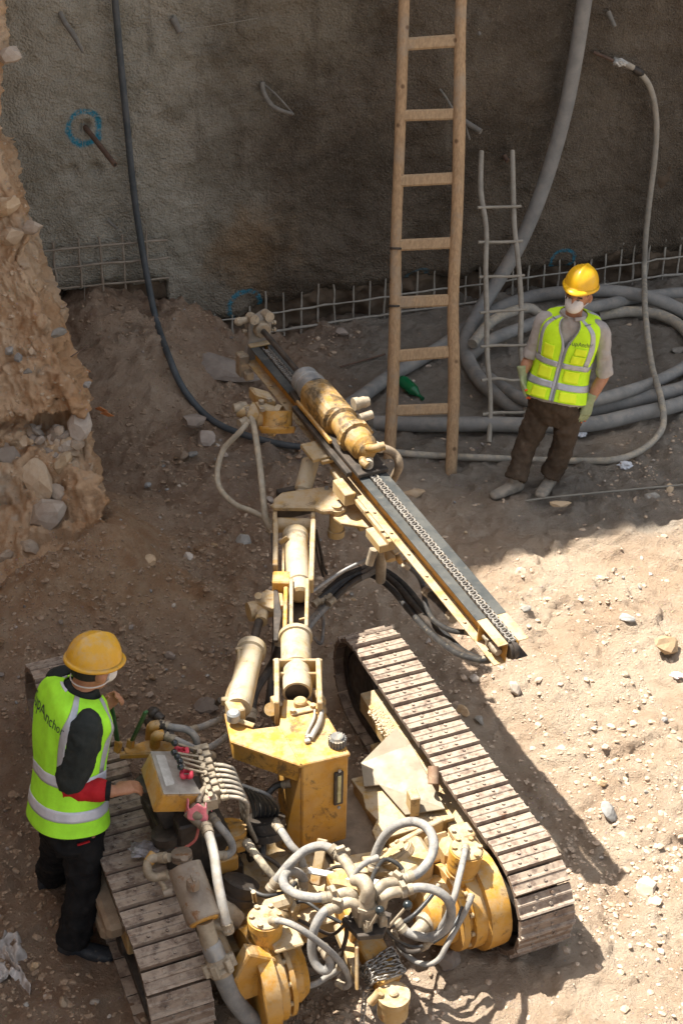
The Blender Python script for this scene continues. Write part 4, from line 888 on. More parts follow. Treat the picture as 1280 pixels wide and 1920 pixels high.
# ---- control stand
zc = 1.06
c = {k: W(*k, zc) for k in ((281, 1411), (329, 1411), (375, 1490), (306, 1491))}
top4 = [W(281, 1411, 1.10), W(331, 1411, 1.03), W(376, 1490, 1.03), (W(306, 1491, 1.10))]
b = MB(); n_ = np.cross(top4[1] - top4[0], top4[3] - top4[0]); n_ /= np.linalg.norm(n_); n_ *= -1 if n_[2] > 0 else 1
b.prism(top4, n_ * .11)
st = rp("control_panel", b, M_YEL, .006)
b = MB(); b.prism([p - n_ * .003 for p in top4], -n_ * .007); rp("panel_cover", b, M_ALU, .002, None, st)
def on_panel(x, y):
    v = ray(x, y); return C_P + v * (((top4[0] - C_P) @ n_) / (v @ n_)) - n_ * .011
b = MB(); b.prism([on_panel(*q) for q in ((290, 1420), (307, 1420), (326, 1474), (309, 1478))], -n_ * .003); rp("name_plate", b, mat("pale_plate", (.50, .48, .44), (.40, .38, .34), 30, .5, grime=.15, bump=.05), 0, None, st)
b = MB(); b.beam(W(300, 1500, .95), W(318, 1540, .80), .10, .08); b.box(L(-.66, -.36, .72), (RT, FW, UP), (.06, .07, .16)); b.box(L(-.62, -.2, .62), (RT, FW, UP), (.16, .22, .14)); b.cyl(W(268, 1470, .98), W(300, 1500, .8), .05, n=12); rp("control_stand", b, M_DARK, .01, None, st)
b = MB()
for k in range(7): b.box(W(378 + 3.4 * k, 1412 + 13.4 * k, .985), (RT, FW, UP), (.035, .018, .045)); b.cyl(W(376 + 3.4 * k, 1412 + 13.4 * k, 1.03), W(374 + 3.4 * k, 1408 + 13.4 * k, 1.07), .012, n=8)
rp("spool_valve", b, M_FIT, .004, None, st)
for x, y, xe, ye in ((328, 1393, 378, 1408), (327, 1411, 381, 1420), (333, 1419, 386, 1432), (338, 1427, 392, 1444), (339, 1438, 394, 1452)):
    b = MB(); b.cyl(W(x, y, 1.13), W(xe, ye, 1.05), .006, n=8); rp("control_lever", b, M_FIT, 0, None, st); rp("lever_knob", MB().ico(W(x, y, 1.13), .017, 3), M_KNOB, 0, None, st)
for k in range(7):
    x0, y0 = 392 + 4 * k, 1436 + 10 * k
    hose([(x0 + 2, y0, .99), (x0 + 16, y0 - 2, 1.0), (x0 + 34, y0 + 1, 1.0), (x0 + 48, y0 + 12, .96), (452 + k * 2, 1500 + 6 * k, .80), (456 + k * 4, 1545 + 5 * k, .62), (465 + 5 * k, 1580 + 4 * k, .5)], .0115, mat("thin_hose", (.16, .145, .12), (.26, .23, .19), 30, .6, dust=.35) if k == 0 else bpy.data.materials["thin_hose"])
b = MB()
for k in range(7): b.lathe(W(392 + 4 * k, 1436 + 10 * k, .99), W(406 + 4 * k, 1434 + 10 * k, 1.0), [(0, .016), (.4, .016), (.4, .013), (1, .013)], 8)
rp("hose_fitting", b, M_FIT, 0, None, st)
def ring_cloth(px, py, rx, ry):
    a = np.linspace(0, 2 * math.pi, 14, False); pts = [W(px + rx * math.cos(q), py + ry * math.sin(q) + 2 * math.sin(3 * q), 1.08 + .012 * math.cos(2 * q)) for q in a]
    return rp("red_tape", MB().tube(pts, .011, 6, 3, True), M_RED, 0, None, st)
ring_cloth(340, 1408, 11, 5); ring_cloth(350, 1451, 9, 7)
# big control levers with the operating plate at the far left corner
b = MB(); b.prism([W(x, y, .86) for x, y in ((232, 1402), (282, 1385), (330, 1392), (335, 1408), (236, 1412))], (0, 0, -.03)); b.beam(W(225, 1416, .84), W(330, 1412, .84), .03, .03); lp = rp("lever_plate", b, M_YEL, .004)
for (x0, y0, x1, y1) in ((222, 1398, 208, 1318), (245, 1395, 274, 1334)):
    b = MB(); b.beam(W(x0, y0, .86), W(x1, y1, 1.17), .024, .014); rp("operating_lever", b, M_GREEN, .003, None, lp)
    b = MB(); b.beam(W(x0 - 2, y0 + 12, .84), W(x0 + 1, y0 - 8, .90), .036, .026); rp("lever_socket", b, M_YEL, .003, None, lp)
b = MB()
for x, y in ((284, 1362), (292, 1380)): b.tube([W(x - 2, y + 22, .84), W(x, y + 6, .93), W(x + 3, y, .97), (W(x + 14, y - 2, .97))], .028, 10)
rp("pipe_elbow", b, M_YEL, 0, None, lp)
b = MB()
for x, y in ((284, 1362), (292, 1380)): b.lathe(W(x + 12, y - 2, .97), W(x + 34, y + 2, .96), [(0, .026), (.3, .03), (.35, .024), (.6, .03), (1, .024)], 10)
b.lathe(W(280, 1330, .98), W(304, 1350, .95), [(0, .02), (.3, .034), (.5, .034), (.55, .026), (1, .026)], 10); b.cyl(W(278, 1345, .95), W(286, 1365, .9), .03, n=10); rp("hose_fitting", b, M_DARK, 0, None, lp)
hose([(300, 1358, .97), (325, 1364, .97), (350, 1368, .95), (366, 1382, .92), (370, 1402, .86), (372, 1425, .80)], .022); hose([(312, 1380, .97), (335, 1390, .96), (360, 1402, .93), (380, 1412, .88), (398, 1418, .8)], .022)
hose([(355, 1370, .88), (380, 1362, .86), (405, 1352, .84), (420, 1345, .8)], .020); hose([(372, 1412, .82), (392, 1402, .82), (412, 1390, .82), (432, 1375, .8)], .020)
# drums, filters and castings under the control stand
def pot(px, py, z, dpx, dpy, dz, r, m, nm): return rp(nm, MB().lathe(W(px, py, z), W(px + dpx, py + dpy, z + dz), [(0, r * .6), (.08, r), (.4, r), (.42, r * .9), (.6, r * .9), (.62, r), (.95, r), (1, r * .7)], 20), m, .0)
pot(318, 1590, .70, -6, -32, .10, .075, M_DARK, "filter_housing"); pot(430, 1580, .62, 0, -30, .09, .085, M_YEL, "pump_housing"); pot(497, 1572, .55, -4, -40, .10, .11, M_DARK, "air_motor"); pot(342, 1612, .78, -2, -14, .04, .05, M_TANK, "strainer"); pot(440, 1690, .5, 14, -40, .1, .09, M_DARK, "gear_housing")
for k in range(9):
    x, y = rng.uniform(300, 520), rng.uniform(1500, 1640); b = MB(); b.box(W(x, y, rng.uniform(.42, .6)), (RT + rng.normal(0, .3) * FW, FW, UP), rng.uniform(.02, .07, 3)); rp("casting", b, M_DARK, .01)
b = MB(); b.box(W(420, 1612, .60), (RT, FW, UP), (.06, .05, .05)); rp('valve_casting', b, M_YEL, .012); b = MB(); b.box(W(448, 1585, .66), (RT, FW, UP), (.03, .03, .03)); rp("valve_casting", b, M_YEL, .012)
for k in range(6):
    x0 = 440 + 9 * k; hose([(x0, 1468 + 3 * k, .9), (x0 + 22, 1480 + 3 * k, .86), (x0 + 36, 1520, .7), (x0 + 30 - 4 * k, 1565, .52), (x0 + 10, 1600, .45)], .012, M_BHOSE)
hose([(520, 1540, .68), (500, 1560, .6), (492, 1595, .55), (500, 1640, .5)], .02, M_BHOSE); hose([(545, 1468, .75), (515, 1475, .72), (490, 1510, .66), (480, 1560, .55)], .02, M_BHOSE)
b = MB(); b.ico(W(372, 1520, .96), .048, 3, (1, 1, .9)); b.cyl(W(352, 1520, .95), W(384, 1548, .9), .03, n=12); b.tube([W(372, 1505, 1.0), W(376, 1490, 1.02), W(384, 1478, 1.02)], .016, 8); b.box(W(392, 1500, .98), (RT, FW, UP), (.035, .04, .035)); rp("ball_valve", b, M_FIT, .008)
hose([(372, 1552, .86), (366, 1575, .82), (345, 1590, .8), (330, 1592, .78)], .008, mat("red_cord", (.35, .08, .07), (.42, .14, .1), 30, .8))

# ------------------------------------------------------------------ things lying on the rig
def cloth_patch(name, pts_fn, nu, nv, m, label, cat, thick=.004):
    v = [pts_fn(i / (nu - 1), j / (nv - 1)) for i in range(nu) for j in range(nv)]
    mb = MB(); mb.add(v, [tuple(q) for q in grid_faces(nu, nv)], True); o = part(name, mb, m); s = o.modifiers.new("thick", 'SOLIDIFY'); s.thickness = thick; return tag(o, label, cat)
def pinkfn(u, v):
    a = u * 2 * math.pi * .92 + .2; r = .052 + .008 * math.sin(5 * a) + .008 * v
    return W(371, 1516, .965) + A3(math.cos(a) * r, math.sin(a) * r * .9, .052 - .085 * v + .016 * math.sin(4 * a + 1) * (1 - v) + .01 * math.sin(2 * a) * v)
cloth_patch("pink_cloth", pinkfn, 40, 8, M_PINK, "pink rag tied over the ball valve beside the control panel", "rag")
# slack steel plate
pp = [(742, 1364, .60), (676, 1430, .50), (682, 1474, .475), (711, 1471, .47), (760, 1527, .465), (834, 1516, .47), (806, 1462, .49), (770, 1395, .56)]
b = MB(); b.prism([W(*q) for q in pp], (0, 0, -.008)); tag(part("steel_plate", b, mat("bare_plate", (.19, .16, .115), (.25, .205, .145), 5, .6, .25, dust=.35, dustc=(.29, .235, .165), grime=.25, grimec=(.09,.07,.05), rust=.2, rustc=(.34, .20, .08), bump=.12), None, None, .002), "loose bent tan steel sheet lying between the pedestal and the right track", "steel plate")
# pliers
pl_ = empty("locking_pliers", W(588, 1352, zt + .01), "bright locking pliers left lying on top of the yellow pedestal plate", "pliers")
b = MB(); b.tube([W(604, 1331, zt + .02), W(601, 1346, zt + .022), W(596, 1360, zt + .02), W(588, 1374, zt + .018), W(582, 1385, zt + .016)], [.009, .013, .015, .016, .014], 8); part("handle", b, M_ALU, pl_)
b = MB(); b.tube([W(590, 1331, zt + .02), W(589, 1345, zt + .02), W(584, 1358, zt + .02), W(578, 1370, zt + .018), W(574, 1381, zt + .016)], [.006, .008, .008, .009, .009], 8); part("handle", b, M_ALU, pl_)
b = MB(); b.ico(W(579, 1381, zt + .014), .022, 2, (1, .8, .5)); b.box(W(576, 1389, zt + .012), (RT, FW, UP), (.014, .012, .008)); part("jaw", b, M_ALU, pl_, None, .003)
# chain round the hitch
ch = empty("chain", W(712, 1845, .3), "grey steel chain wound several times round the tow hitch of the rig", "chain")
def link_mesh():
    a = np.linspace(0, 2 * math.pi, 12, False); pts = [A3(.011 * math.cos(q), (.010 if math.sin(q) > 0 else -.010) + .011 * math.sin(q), 0) for q in a]
    me = MB().tube(pts, .0045, 6, 1, True).mesh("link", (0, 0, 0)); me.materials.append(M_CHAIN); return me
LK = link_mesh()
axp, axd = L(.018, -1.085, .355), (L(.03, -1.2, .31) - L(.005, -.97, .40)); axd /= np.linalg.norm(axd)
cx_ = np.cross(axd, UP); cx_ /= np.linalg.norm(cx_); cz_ = np.cross(cx_, axd)
path = []
for k in range(5):
    for a in np.linspace(0, 2 * math.pi, 44, False):
        sq = 1 / max(abs(math.cos(a)) / .082, abs(math.sin(a)) / .062)
        r_ = min(sq, .092); path.append(axp + axd * (.025 * k + .01 * math.sin(2 * a + k) + .10 * 0) + (cx_ * math.cos(a) + cz_ * math.sin(a)) * (r_ + .003 * math.sin(k * 2.1)))
end = path[-1]
path += [end + A3(-.02 - .01 * i * .2, -.012 * i, -.02 * i) for i in range(1, 9)]
path = catmull(np.array(path), 2); dl_ = np.r_[0, np.cumsum(np.linalg.norm(np.diff(path, axis=0), axis=1))]
k = 0
for s in np.arange(0, dl_[-1] - .03, .030):
    p0 = np.array([np.interp(s, dl_, path[:, i]) for i in range(3)]); p1 = np.array([np.interp(s + .028, dl_, path[:, i]) for i in range(3)])
    d = p1 - p0; d /= np.linalg.norm(d); rr_ = (p0 - axp); rr_ = rr_ - axd * (rr_ @ axd); x = np.cross(d, rr_); x /= np.linalg.norm(x) + 1e-9; z = np.cross(x, d)
    an = rad(40 if k % 2 else -50); x2 = x * math.cos(an) + z * math.sin(an); z2 = np.cross(x2, d)
    link_copy("link", LK, ch, basis(x2, d, z2, (p0 + p1) / 2)); k += 1
    if k > 240: break
def GZ_(px, py, lift=.03):        # first spot of the real ground surface along a sight line, lifted a little
    for z in np.linspace(1.4, -.15, 160):
        p = W(px, py, z)
        if z <= float(ground_z(p[0], p[1])) + lift: break
    return p
# ------------------------------------------------------------------ ladders
def mat_wood(name, c1, c2, c3):
    m, nt, b_ = NT(name); g = G(nt); st = g.node("ShaderNodeVectorMath", operation='MULTIPLY'); g.l.new(g.pos(), st.inputs[0]); st.inputs[1].default_value = (1, 1, .06)
    gr = g.noise(70, 5, .7, vec=st.outputs[0]); c = g.mix(g.ramp(gr, .38, .62), c1, c2)
    c = g.mix(g.math('MULTIPLY', g.ramp(g.noise(3.5, 6, .7), .52, .7), .7), c, c3); kn = g.voro(7); c = g.mix(g.math('MULTIPLY', g.ramp(kn.outputs["Distance"], .16, .06), .8), c, (.10, .055, .03))
    g.set(b_.inputs["Base Color"], c); b_.inputs["Roughness"].default_value = .8; b_.inputs["Specular IOR Level"].default_value = .2; g.set(b_.inputs["Normal"], g.bump(gr, .6, .006)); return m
M_WOOD = mat_wood("raw_pole", (.42, .285, .165), (.30, .20, .115), (.30, .25, .19)); M_RUNG = mat_wood("split_rung", (.46, .33, .20), (.34, .24, .145), (.30, .25, .19))
M_WOODG = mat("grey_pole", (.335, .30, .245), (.26, .23, .185), 9, .8, bump=.35, bsc=90)
def to_wall(p0, p1, off=.06):
    d = p1 - p0; k = ((WALL_0 + WALL_N * off - p0) @ WALL_N) / (d @ WALL_N); return p0 + d * k
lad = empty("wooden_ladder", (W(728, 868) + W(845, 888)) / 2, "tall ladder of peeled wooden poles leaning against the wall", "ladder")
lb, rb = W(729, 868, .0), W(845, 886, .0)
lt, rt = to_wall(lb, WY(757, 0, 11.42)), to_wall(rb, WY(867, 0, 11.33))
def pole(p0, p1, r0, r1, k=9, j=.008):
    p = np.linspace(p0, p1, k) + rng.normal(0, j, (k, 3)) * np.r_[0, np.ones(k - 2), 0][:, None]
    return MB().tube(p, list(np.linspace(r0, r1, k) * (1 + rng.normal(0, .05, k))), 10, 4)
part("rail", pole(lb - UP * .02, lt, .045, .038, 12), M_WOOD, lad); part("rail", pole(rb - UP * .02, rt, .046, .038, 12), M_WOOD, lad)
def on_rail(b_, t_, py):          # height where the rail shows at image row py
    k = np.linspace(0, 1, 600); ys_ = [_pix(b_ + (t_ - b_) * q)[1] for q in k]; return b_ + (t_ - b_) * k[int(np.argmin(np.abs(np.array(ys_) - py)))]
for yl, yr in ((770, 766), (668, 660), (567, 562), (459, 456), (340, 334), (217, 213), (84, 77)):
    p, q = on_rail(lb, lt, yl), on_rail(rb, rt, yr); e = (q - p) * .03; rb_ = MB(); k_ = rng.uniform(.030, .036); rb_.beam(p - e, q + e, 2.5 * k_, .036, np.cross(q - p, lt - lb)); part("rung", rb_, M_RUNG, lad, None, .012)
i_ = 0
while i_ < 3:                      # rungs above the picture, to the top of the poles
    s_ = .62 + .1 * i_
    i_ += 1
for yl in (567, 459):
    p = on_rail(lb, lt, yl + 6); d = (lt - lb) / np.linalg.norm(lt - lb); part("wire_binding", MB().lathe(p - d * .008, p + d * .008, [(0, .046), (.2, .05), (.8, .05), (1, .046)], 12), M_DARK, lad)
lad2 = empty("stick_ladder", W(915, 832), "small crude ladder of thin grey sticks leaning beside the wooden one", "ladder")
b0, t0 = W(916, 830), WP(902, 284, .05); b1, t1 = W(984, 815), WP(960, 283, .05)
part("rail", pole(b0, t0, .020, .022, 8, .010), M_WOODG, lad2); part("rail", pole(b1, t1, .020, .022, 8, .010), M_WOODG, lad2)
for yl, yr in ((393, 391), (458, 456), (523, 521), (590, 585), (654, 651), (717, 713), (781, 777)):
    p, q = on_rail(b0, t0, yl), on_rail(b1, t1, yr); d = q - p; part("rung", pole(p - d * .17 + UP * .02, q + d * .18 + UP * .02, .0125, .0115, 4, .004), M_WOODG, lad2)

# ------------------------------------------------------------------ hoses on the wall and on the pit floor
M_BIG = mat("big_hose", (.185, .18, .17), (.255, .245, .225), 5, .8, dust=.35, dustc=(.34, .30, .25), bump=.25, bsc=90)
M_THIN = mat("slate_hose", (.045, .055, .062), (.075, .082, .088), 9, .6, dust=.15, dustc=(.2, .19, .17), bump=.1)
M_MID = mat("dusty_hose", (.25, .235, .20), (.33, .30, .255), 12, .8, dust=.4, bump=.2)
def lay(name, pts, r, m, label, group=None, n=14, sub=7, cat="hose"):
    mb = MB().tube(pts, r, n, sub); o = part(name, mb, m); return tag(o, label, cat, group)
def Gp(x, y, z=.06): p = W(x, y, z); return p
lay("thick_hose", [WP(1104, -60, .12), WP(1095, 0, .12), WP(1078, 110, .12), WP(1056, 220, .14), WP(1018, 350, .16), WP(972, 460, .2), WP(915, 555, .3), W(878, 622, .16), W(873, 660, .08), W(890, 700, .07), W(930, 742, .07), W(985, 772, .07), W(1060, 778, .07), W(1160, 757, .07), W(1280, 728, .07), W(1380, 690, .07)], .062, M_BIG, "thick grey hose hanging down the wall behind the stick ladder and curling over the floor")
lay("thick_hose", [W(700, 793, .07), W(800, 796, .07), W(900, 795, .07), W(1000, 797, .08), W(1100, 796, .09), W(1180, 780, .08), W(1290, 752, .07), W(1400, 700, .07)], .060, M_BIG, "front thick grey hose lying across the floor behind the masked worker's legs")
lay("thick_hose", [W(872, 640, .07), W(885, 612, .08), W(930, 580, .09), W(1000, 556, .1), (W(1080, 547, .18)), W(1160, 548, .2), W(1230, 562, .16), W(1290, 592, .08), W(1340, 640, .07)], .060, M_BIG, "thick grey hose arching over the top of the coil by the wall")
lay("thick_hose", [W(880, 668, .07), W(915, 640, .18), W(975, 615, .2), W(1050, 588, .2), W(1130, 572, .18), W(1210, 556, .07), W(1300, 548, .07), W(1400, 552, .07)], .052, M_BIG, "inner turn of thick grey hose in the coil behind the masked worker")
lay("thick_hose", [W(876, 612, .06), W(830, 648, .06), W(780, 678, .06), W(730, 706, .06), W(690, 735, .06), W(640, 770, .06)], .058, M_BIG, "straight thick grey hose running from the coil under the wooden ladder")
lay("thick_hose", [W(885, 645, .2), W(925, 600, .26), W(985, 578, .26), W(1010, 590, .2)], .045, M_MID, "short paler hose end lying on the coil behind the stick ladder")
lay("thin_hose", [WP(210, -60, .08), WP(216, 0, .07), WP(226, 110, .06), WP(238, 230, .07), WP(250, 350, .06), WP(264, 450, .08), WP(282, 550, .16), WP(296, 610, .30), GZ_(318, 672, .10), GZ_(340, 722, .07), GZ_(375, 768, .05), GZ_(415, 798, .05), GZ_(480, 822, .04), GZ_(560, 838, .04), GZ_(660, 845, .035)], .026, M_THIN, "dark slate hose hanging down the left of the wall to the ground")
lay("thin_hose", [GZ_(700, 842), GZ_(760, 850), GZ_(830, 855), GZ_(900, 858), GZ_(990, 862), GZ_(1080, 864), GZ_(1150, 862), GZ_(1200, 845), GZ_(1236, 812, .05), W(1243, 780, .12), W(1236, 738, .18), W(1222, 690, .16), W(1213, 630, .20), W(1208, 570, .27), WP(1207, 510, .12), WP(1209, 450, .08), WP(1216, 380, .08), WP(1227, 290, .08), WP(1229, 220, .09), WP(1218, 165, .1), WP(1196, 135, .1), WP(1172, 120, .08), WP(1150, 112, .0)], .0255, M_MID, "thin dusty hose running from the right of the wall down and along the floor")
b = MB(); b.lathe(WP(1186, 128, .1), WP(1203, 139, .1), [(0, .028), (.3, .035), (.7, .035), (1, .028)], 10); tag(part("hose_joint", b, M_DARK), "dark clamp on the thin hose where it leaves the wall", "hose clamp")
b = MB(); b.box(WP(1233, 690, .25), (WALL_A, UP, WALL_N), (.012, .07, .012)); tag(part("tie_stick", b, M_MID), "short stick tied to the thin hose right of the masked worker", "stick")
lay("thick_hose", [W(905, 700, .07), W(935, 722, .1), W(990, 752, .19), W(1070, 758, .19), W(1160, 738, .19), W(1250, 706, .1), W(1340, 650, .07)], .050, M_BIG, "upper thick grey hose resting on the front turns of the coil")
lay("thick_hose", [W(1120, 592, .06), W(1180, 584, .07), W(1240, 592, .07), W(1285, 622, .07), W(1320, 690, .07)], .048, M_MID, "pale hose curving inside the coil at its far side")
# ------------------------------------------------------------------ bars, pipe ends and strings on the wall
def stub(name, p, q, r0, r1, m, label, cat, mid=None, sub=5):
    pts = [p, q] if mid is None else [p] + mid + [q]; return tag(part(name, MB().tube(pts, [r0] * (len(pts) - 1) + [r1], 10, sub), m), label, cat)
o_ = stub("anchor_pipe", WP(160, 238, -.08), WP(216, 309, .40), .020, .020, M_RUST, "rusty pipe sticking out of the hole ringed with blue paint", "pipe")
b = MB(); d = WP(216, 309, .40) - WP(160, 238, -.08); d /= np.linalg.norm(d); b.cyl(WP(216, 309, .40) + d * .001, WP(216, 309, .40) + d * .002, .014, n=10); part("pipe_bore", b, M_DARK, o_)  # dark disc on the closed end stands for the shaded hollow
stub("anchor_pipe", WP(155, 590, -.1), WP(199, 641, .30), .018, .018, M_RUST, "rusty pipe jutting from the dark hollow below the left mesh", "pipe")
M_CEM = mat("cement_grey", (.20, .185, .16), (.15, .137, .118), 14, .9, bump=.5, bsc=80)
stub("nail_bar", WP(492, 155, -.02), WP(549, 214, .22), .020, .012, M_CEM, "grey cement-coated bar end with a bent tail on the wall left of the ladder", "bar", [WP(494, 172, .03), WP(512, 200, .12)])
stub("nail_bar", WP(497, 160, -.02), WP(551, 215, .2), .008, .007, M_CEM, "thin wire beside the cement-coated bar end left of the ladder", "wire", [WP(520, 180, .1)])
stub("nail_bar", WP(112, 20, -.02), WP(156, 98, .25), .020, .009, M_CEM, "grey bar end at the upper left corner of the wall", "bar", [WP(122, 42, .05), WP(140, 68, .15)])
stub("nail_bar", WP(325, 35, -.02), WP(338, 62, .06), .030, .022, M_CEM, "stubby grey bar end right of the dark slate hose at the top", "bar")
stub("nail_bar", WP(888, 40, -.02), WP(899, 66, .05), .018, .014, M_CEM, "small grey bar end just right of the tall ladder at the top", "bar")
stub("nail_bar", WP(1139, 22, -.02), WP(1152, 50, .06), .022, .016, M_CEM, "grey bar end at the top right corner of the wall", "bar")
stub("nail_bar", WP(203, 414, -.02), WP(220, 429, .05), .014, .012, M_CEM, "tiny pale bar end above the left patch of mesh", "bar")
stub("nail_bar", WP(818, 160, -.02), WP(862, 228, .2), .010, .008, M_CEM, "long thin bar end showing between the rails of the tall ladder", "bar", [WP(835, 182, .08)])
stub("drain_pipe", WP(868, 226, .0), WP(901, 247, .14), .024, .024, M_CEM, "short grey pipe end right of the tall ladder", "pipe")
stub("nail_bar", WP(872, 236, .0), WP(880, 262, .06), .010, .008, M_CEM, "bent wire end below the short grey pipe end", "wire")
stub("nail_bar", WP(945, 292, -.02), WP(951, 302, .03), .02, .02, M_RUST, "rusty stub in the wall at the head of the stick ladder", "bar")
stub("nail_bar", WP(1112, 98, -.02), WP(1150, 114, .08), .016, .013, M_RUST, "dark bar end where the thin hose enters the wall", "bar")
M_CORD = mat("pale_cord", (.25, .23, .19), None, 9, .8, bump=0)
stub("plumb_string", WP(152, -20, .12), WP(160, 615, .10), .0022, .0022, M_CORD, "thin pale string hanging straight down past the blue-ringed pipe", "string", [WP(156, 300, .11)])
stub("level_string", WP(236, 68, .03), WP(484, 34, .03), .0022, .0022, M_CORD, "thin pale string stretched across the wall near its top", "string", [WP(360, 54, .03)])
def crumple(name, c, sz, m, label, cat, seed, flat=.6):
    v, f = ICO[3]; n = fbm(v[:, 0] * 1.7 + seed, v[:, 1] * 1.7, v[:, 2] * 1.7, 3, seed); r = 1 + .55 * (np.abs(n) - .3) + .18 * fbm(v[:, 0] * 6, v[:, 1] * 6, v[:, 2] * 6, 2, seed + 1)
    p = v * r[:, None] * sz * np.array([1, .85, flat]); mb = MB(); mb.add(np.asarray(c) + p, f, False); return tag(part(name, mb, m), label, cat)
M_PAPER = mat("white_paper", (.70, .72, .76), (.55, .56, .58), 20, .7, bump=.2)
crumple("cloth_wrap", WP(1162, 117, .1), .055, mat("pale_rag", (.55, .53, .48), (.42, .40, .36), 20, .9), "white rag bound round the thin hose at the wall", "rag", 3, .5)
# ------------------------------------------------------------------ litter
crumple("crumpled_paper", W(1089, 813, .03), .042, M_PAPER, "crumpled silvery paper beside the masked worker's orange glove", "paper", 5)
crumple("crumpled_paper", W(1171, 872, .03), .05, M_PAPER, "crumpled silvery paper lying just below the thin hose on the floor", "paper", 9)
crumple("paper_scrap", W(1268, 1266, .02), .035, mat("pinkish_paper", (.75, .62, .62), (.8, .74, .74), 20, .7), "pinkish white scrap on the sunlit sand at the right edge", "paper", 12, .35)
b = MB(); p0, p1 = W(790, 746, .03), W(752, 712, .06); b.lathe(p0, p1, [(0, .014), (.12, .014), (.16, .018), (.38, .046), (.5, .05), (.9, .05), (1, .04)], 16)
m_gl, nt_, bs_ = NT("green_plastic"); bs_.inputs["Base Color"].default_value = (.012, .20, .075, 1); bs_.inputs["Roughness"].default_value = .18; bs_.inputs["Transmission Weight"].default_value = .35
bt = tag(part("bottle", b, m_gl), "crushed green plastic bottle on the ground between the tall ladder's rails", "bottle"); part("cap", MB().cyl(p0, p0 + (p0 - p1) * .06, .017, n=12), mat("green_cap", (.01, .09, .04), None, 9, .4), bt)
stub("thin_rod", W(638, 688, .03), W(722, 664, .05), .008, .008, M_RUST, "thin rusty rod on the ground left of the tall ladder", "rod")
stub("thin_rod", W(930, 948, .02), W(1290, 908, .02), .0075, .0075, M_CORD, "long thin grey rod on the ground in front of the masked worker", "rod", [W(1020, 934, .03), W(1150, 921, .03)])
stub("dry_twig", bank_hit(136, 662) + A3(.0, -.05, 0), WP(168, 646, 1.9), .005, .003, M_RUST, "bare twig poking out of the earth bank below the hollow", "twig", None)
M_LEAF = mat("dry_leaf", (.48, .20, .07), (.40, .15, .06), 20, .7, bump=.1)
for k, (x, y, lab) in enumerate(((192, 768, "larger orange dry leaf on the edge of the earth bank"), (203, 777, "smaller orange dry leaf hanging off the earth bank"), (160, 694, "reddish dry leaf near the grey pebble on the bank's edge"))):
    c = W(x, y, .9); b = MB(); b.add([c + A3(-.05, 0, .01), c + A3(-.01, -.02, .035), c + A3(.04, 0, -.01), c + A3(0, .01, -.02)], [(0, 1, 2, 3)]); o = tag(part("dry_leaf", b, M_LEAF), lab, "leaf"); s_ = o.modifiers.new("t", 'SOLIDIFY'); s_.thickness = .004
def bagfn(u, v):
    p = W(-30 + 78 * u + 14 * math.sin(7 * v + 2), 1795 + 80 * v + 16 * math.sin(6 * u + 1), 0); z = float(ground_z(p[0], p[1])); n = float(fbm(u * 7, v * 7, 0, 4, 90)); return A3(p[0], p[1], z + .012 + .05 * n)
cloth_patch("plastic_scrap", bagfn, 44, 44, mat("torn_plastic", (.55, .50, .46), (.35, .30, .26), 12, .5, bump=.3), "torn whitish plastic sheet half buried at the bottom left corner", "plastic sheet", .003)
crumple("foil_wrapper", W(268, 1592, .74), .06, mat("clear_wrap", (.35, .34, .36), (.16, .14, .14), 14, .25, .3, bump=.4), "crumpled clear wrapper lying on the left track near the silencer", "wrapper", 17, .2)

# ------------------------------------------------------------------ stones
def rock_mesh(seed, sub=2, flat=.65):
    v, f = ICO[sub]; r = 1 + .32 * fbm(v[:, 0] * 1.3 + seed * 7.7, v[:, 1] * 1.3, v[:, 2] * 1.3, 3, seed)
    p = v * r[:, None]
    for k in range(5):               # broken flat faces
        n = rng.normal(size=3); n /= np.linalg.norm(n); d = p @ n; lim = .62 + .2 * rng.random(); p = p - np.outer(np.maximum(0, d - lim), n)
    return p * np.array([1, .78, flat]), f
RK = {}
for q, m in (("rock", M_ROCK), ("dark_rock", M_ROCKD), ("grey_rock", M_ROCKG)):
    RK[q] = []
    for k in range(10):
        v, f = rock_mesh(k + 11, 2, rng.uniform(.5, .8)); mb = MB(); mb.add(v, f, False); me = mb.mesh("stone", (0, 0, 0)); me.materials.append(m); RK[q].append(me)
def stone(p, r, kind, label, group=None, name="stone", tiltmax=.5, rz=None):
    o = bpy.data.objects.new(name, RK[kind][int(rng.integers(10))]); COL.objects.link(o)
    o.location = [float(x) for x in p]; o.scale = [float(x) for x in r * rng.uniform(.85, 1.15, 3)]
    o.rotation_euler = (rng.uniform(-tiltmax, tiltmax), rng.uniform(-tiltmax, tiltmax), rng.uniform(0, 6.28) if rz is None else rz)
    return tag(o, label, "stone", group)
def in_rig(x, y):
    s = (x - RIG[0]) * RT[0] + (y - RIG[1]) * RT[1]; t = (x - RIG[0]) * FW[0] + (y - RIG[1]) * FW[1]; return abs(s) < 1.07 and abs(t) < 1.25
FEET = [W(955, 915)[:2], W(1030, 905)[:2], W(150, 1785)[:2], W(90, 1650)[:2]]
n_ = 0
